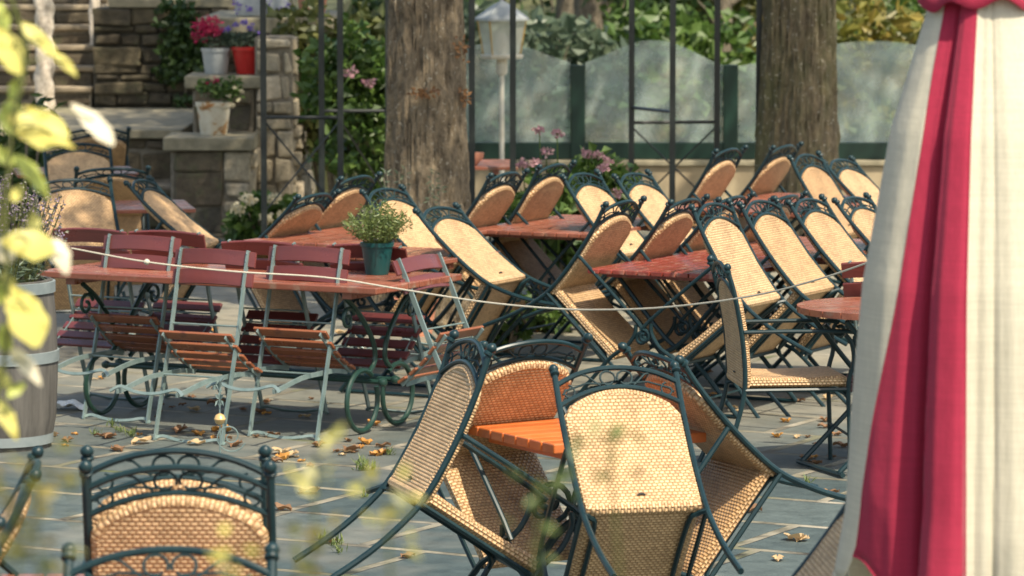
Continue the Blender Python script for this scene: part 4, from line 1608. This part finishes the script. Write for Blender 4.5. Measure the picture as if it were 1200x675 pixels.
# ------------------------------------------------------------------ near twig with yellow leaves
tw = thing('leafy_twig', 'out-of-focus twig with large yellow leaves at the left edge', 'twig', (0, 0, 0))
YT = 6.3
stem = [at(-60, 700, YT), at(-15, 520, YT), at(10, 380, YT), at(5, 260, YT), at(18, 130, YT), at(30, 60, YT), at(0, -40, YT)]
twig_pts = smooth_path(stem, 5)
MB().tube(twig_pts, .0035, 6).build('stem', M['leaf_olive'], tw, True)
leaves = [  # centre px, size px (length, width), image angle, dy, pale?
    (14, 57, 62, 50, 100, 0, 'y'), (50, 48, 70, 22, -50, .05, 'y'), (40, 150, 70, 44, 150, .04, 'y'), (55, 138, 70, 26, 130, -.05, 'y'),
    (110, 142, 72, 30, 122, .06, 'c'), (15, 135, 48, 40, 80, .05, 'g'), (40, 205, 66, 26, -62, 0, 'g'), (34, 285, 66, 42, 170, 0, 'y'),
    (72, 300, 46, 26, -75, .03, 'c'), (8, 290, 42, 30, 70, .05, 'c'), (40, 258, 22, 18, 90, .02, 'y'), (32, 366, 84, 66, 95, 0, 'y'), (32, 428, 58, 24, -58, .03, 'c'),
    (8, 488, 60, 26, -75, .02, 'y'), (6, 395, 40, 22, 80, .03, 'g'), (2, 340, 40, 20, 60, .03, 'g'), (62, 160, 60, 22, -30, .05, 'y'), (20, 100, 34, 18, 60, .03, 'g'), (4, 180, 40, 24, 110, .03, 'g'), (22, 225, 30, 16, 40, 0, 'y'), (12, 330, 30, 16, -70, .02, 'y'), (20, 455, 34, 16, 40, .02, 'g'), (2, 440, 40, 20, 120, .03, 'y'), (78, 75, 40, 16, -50, .05, 'y'), (2, 20, 44, 26, 80, .03, 'g'),
]
r = random.Random(8)
bym = {'y': M['yellow_leaf'], 'g': M['green_leaf_pale'], 'c': M['cream_petal']}
for px, py, L, W, ang, dy, kd in leaves:
    c = at(px, py, YT + dy)
    s = (YT + dy) / FPX
    mb = MB()
    Lm, Wm = L * s, W * s
    tilt = -r.uniform(.35, .85)

    def lf(u, v, Lm=Lm, Wm=Wm):
        y = (v - .5) * Lm
        w = Wm / 2 * (math.sin(math.pi * min(1, v * .96 + .02)) ** .75) * (1.15 - .5 * v) * (1 + .1 * math.sin(v * 17 + Lm * 300) * (1 if u in (0, 1) else 0))
        x = (u - .5) * 2 * w
        return (x, .12 * abs(x) + .18 * Lm * (v - .5) ** 2 * 2, y)
    mb.grid(lf, 4, 8)
    o = mb.build('leaf', bym[kd], tw, True)
    o.location = c
    sp_ = min((q for q in twig_pts), key=lambda q: (q - c).length)
    o2 = MB().tube(smooth_path([sp_, sp_.lerp(c, .6) + Vector((0, 0, .012)), c], 3), .0016, 5).build('leaf_stalk', M['leaf_olive'], tw, True)
    o.rotation_euler = (Matrix.Rotation(r.uniform(.2, .8), 3, 'Z') @ Matrix.Rotation(tilt, 3, 'X') @ Matrix.Rotation(R(90 - ang), 3, 'Y')).to_euler()

# small blurred sprigs low in the foreground
def sprig(label, px, py, Y, h, seed, mat, n=26):
    top = at(px, py, Y)
    r = random.Random(seed)
    root = thing('sprig', label, 'plant', (top.x, Y, 0), group='thin blurred sprigs in the foreground')
    st = [Vector((r.uniform(-.1, .1), 0, 0)), Vector((r.uniform(-.05, .05), 0, top.z * .6)), Vector((0, 0, top.z))]
    MB().tube(smooth_path(st, 6), .0016, 4).build('stem', M['leaf_olive'], root, True)
    mb = MB()
    for _ in range(n):
        t = r.uniform(-h, .02)
        mb.leaf(Vector((r.gauss(0, .018), r.gauss(0, .018), top.z + t)), .024, .012, rand_rot(r), .2)
    mb.build('foliage', mat, root)


sprig('thin pale green sprig crossing the back of the foremost orange table chair', 714, 508, 4.2, .05, 1, M['herb'], 16)
sprig('thin yellow-green sprig in front of the left tipped armchair legs', 452, 588, 4.2, .05, 2, M['yellow_leaf'], 12)
sprig('thin green sprig in front of the paving at the lower centre', 628, 560, 4.2, .09, 3, M['herb'], 16)
sprig('yellowish sprig before the paving left of centre', 372, 530, 4.2, .05, 4, M['yellow_leaf'], 10)
sprig('olive sprig at the lower left beside the dark chair', 40, 540, 4.0, .12, 5, M['leaf_autumn'], 30)
sprig('olive sprig low at the left edge', 15, 575, 4.0, .12, 6, M['leaf_autumn'], 30)
sprig('reddish sprig low between the bottom armchairs', 350, 640, 4.2, .07, 7, M['leaf_autumn'], 20)
sprig('yellow sprig at the bottom by the top rail of the nearest armchair', 270, 640, 4.2, .06, 8, M['yellow_leaf'], 12)

# green weeds between the slabs beside the bottom left armchair
bush('weed', 'spindly green weed behind the right post of the bottom left armchair', 'weed', onz(338, 652, .25) * 1, (.05, .05, .1), 60, .03, .014, M['herb'], 61, 6, .05).location.z = 0
wd = random.Random(62)
for i in range(26):
    px, py = wd.choice([(340, 565), (440, 545), (480, 540), (540, 560), (320, 545), (395, 640), (130, 505), (940, 575), (300, 535), (500, 560), (415, 590), (860, 575)])
    p = onz(px + wd.uniform(-28, 28), py + wd.uniform(-8, 8), 0)
    mb = MB()
    for k in range(16):
        a = wd.uniform(0, 6.28)
        mb.leaf(Vector((wd.gauss(0, .012), wd.gauss(0, .01), .0)), wd.uniform(.025, .06), .008, Euler((R(wd.uniform(25, 80)), 0, a)).to_matrix(), .1)
    tag(mb.build('grass_tuft', M['herb'], loc=p), 'small grass tuft growing in a paving joint', 'grass tuft', 'grass tufts in the paving joints')

# ------------------------------------------------------------------ fallen leaves
def dry_leaf(seed, mat):
    r = random.Random(seed)
    mb = MB()
    L, W = .07, .05
    lob = [1, .55, 1.05, .6, .95]

    def f(u, v):
        w = W / 2 * math.sin(math.pi * (v * .94 + .03)) ** .7 * (1 + .25 * math.sin(v * 19))
        x = (u - .5) * 2 * w
        return (x, (v - .5) * L, .004 + .016 * abs(u - .5) ** 1.5 + .008 * math.sin(v * 5 + seed) ** 2 + .004 * math.sin(u * 6 + seed))
    mb.grid(f, 4, 9)
    return mb.build('fallen_leaf', mat, None, True)


r = random.Random(91)
protos = [(dry_leaf(1, M['dry_leaf']), 'brown'), (dry_leaf(2, M['dry_leaf_orange']), 'orange'), (dry_leaf(3, M['dry_leaf_tan']), 'pale tan')]
fl_used = set()
spots = [(275, 522, 0), (85, 510, 1), (262, 515, 0), (130, 512, 0), (300, 512, 0), (210, 518, 0), (75, 522, 1), (410, 530, 0), (438, 533, 1), (452, 531, 0), (330, 538, 1), (320, 540, 0), (345, 536, 2), (430, 522, 1),
         (908, 514, 1), (937, 514, 2), (975, 508, 1), (984, 512, 0), (972, 538, 0), (963, 578, 1), (930, 632, 2), (940, 636, 2), (866, 483, 2), (935, 470, 0), (970, 468, 2), (828, 437, 0),
         (200, 478, 0), (192, 474, 0), (212, 474, 0), (225, 480, 2), (310, 474, 0), (315, 486, 1), (120, 446, 1), (112, 446, 2), (285, 480, 0), (348, 482, 0), (360, 490, 2), (365, 468, 0), (535, 522, 0), (540, 612, 0),
         (560, 392, 2), (620, 395, 2), (145, 372, 1), (150, 375, 2), (250, 388, 1), (258, 395, 1), (265, 470, 2), (420, 505, 0), (435, 500, 1), (390, 635, 0), (480, 652, 0), (895, 560, 2), (855, 480, 2), (890, 552, 0), (140, 530, 0), (230, 535, 0), (100, 535, 2),
         (700, 470, 0), (520, 480, 2), (655, 452, 0), (880, 600, 0), (912, 655, 2), (600, 640, 0), (330, 600, 0), (360, 577, 2)]
for _ in range(70):
    cx, cy, sx_, sy_ = r.choice([(280, 516, 40, 6), (430, 531, 26, 6), (330, 538, 22, 4), (90, 515, 25, 8), (215, 478, 50, 8), (970, 530, 22, 22), (560, 395, 40, 8), (860, 480, 50, 10), (300, 400, 90, 20), (150, 520, 60, 8)])
    spots.append((r.gauss(cx, sx_), r.gauss(cy, sy_), r.choice((0, 0, 2, 1))))
for px, py, k in spots:
    p0, nm = protos[k]
    o = p0 if k not in fl_used else p0.copy()
    if k in fl_used:
        COL.objects.link(o)
    fl_used.add(k)
    p = onz(px + r.uniform(-3, 3), py + r.uniform(-2, 2), 0)
    o.location = (p.x, p.y, .001)
    o.rotation_euler = (r.uniform(-.12, .12), r.uniform(-.12, .12), r.uniform(0, 6.28))
    s = r.choice((.5, .7, .9, 1.1, 1.4)) * r.uniform(.85, 1.15)
    o.scale = (s, s, s)
    tag(o, f'dry {nm} fallen leaf lying on the slate paving', 'leaf', f'dry {nm} fallen leaves on the paving')

# crumpled paper by the barrel, small ornament before the folding chairs
pp = MB()
rr = random.Random(4)
pp.grid(lambda u, v: ((u - .5) * .2 + .01 * math.sin(9 * v), (v - .5) * .12, .012 + .03 * abs(math.sin(u * 7 + v * 4)) * math.sin(math.pi * u) + .008 * math.sin(v * 13 + u * 5)), 14, 8)
tag(pp.build('paper_scrap', M['paper'], loc=onz(78, 480, 0)), 'crumpled white paper lying on the ground beside the barrel', 'paper')
p = onz(258, 540, 0)
gs = thing('garden_stake', 'ornamental metal garden stake with a round ball in front of the folding chairs', 'garden ornament', (p.x, p.y, 0))
MB().tube([(0, 0, 0), (0, 0, .33)], .004, 6).build('rod', M['steel'], gs)
MB().lathe([(.003, -.027), (.019, -.019), (.027, 0), (.019, .019), (.003, .027)], (0, 0, .19), 14).build('ball', M['gold'], gs, True)
ros = MB()
for k in range(8):
    a = R(45 * k)
    ros.leaf(Vector((0, -.006, .28)), .04, .02, Euler((R(90), 0, a)).to_matrix() @ Matrix.Rotation(a, 3, 'Z'), .2)
for k in range(6):
    ros.leaf(Vector((0, 0, .3 + .01 * k)), .045, .022, Euler((R(60), 0, R(60 * k))).to_matrix(), .2)
ros.build('rosette', M['steel'], gs)
MB().tube([(.045 + x, 0, .11 + z) for x, z in spiral((0, 0), .008, .075, R(120), 1.6, 26)], .0035, 5).build('scroll', M['steel'], gs)

# ------------------------------------------------------------------ light
SUN_EL, SUN_X, SUN_Y = 57, .58, -.74
sun_d = bpy.data.lights.new('sun', 'SUN')
sun_d.energy = 4.5
sun_d.angle = R(.6)
sun_d.color = (1, .92, .8)
sun = bpy.data.objects.new('sun', sun_d)
COL.objects.link(sun)
dirv = Vector((SUN_X, SUN_Y, 0)).normalized() * math.cos(R(SUN_EL)) + Vector((0, 0, math.sin(R(SUN_EL))))
sun.rotation_euler = dirv.to_track_quat('Z', 'Y').to_euler()
w = bpy.data.worlds.new('World')
scn.world = w
w.use_nodes = True
nt = w.node_tree
sky = nt.nodes.new('ShaderNodeTexSky')
sky.sky_type = 'NISHITA'
sky.sun_disc = False
sky.sun_elevation = R(SUN_EL)
sky.sun_rotation = math.atan2(SUN_X, SUN_Y)
sky.air_density = 1.2
sky.dust_density = 2.5
nt.links.new(sky.outputs[0], nt.nodes['Background'].inputs[0])
nt.nodes['Background'].inputs[1].default_value = .15
sky.ozone_density = .6
scn.view_settings.view_transform = 'Standard'
scn.view_settings.look = 'None'
scn.view_settings.exposure = .7
scn.view_settings.use_white_balance = True
scn.view_settings.white_balance_temperature = 7000
scn.view_settings.white_balance_tint = 7
scn.view_settings.gamma = 1
scn.render.engine = 'CYCLES'
scn.cycles.max_bounces = 6
scn.cycles.transparent_max_bounces = 12
scn.cycles.use_denoising = True
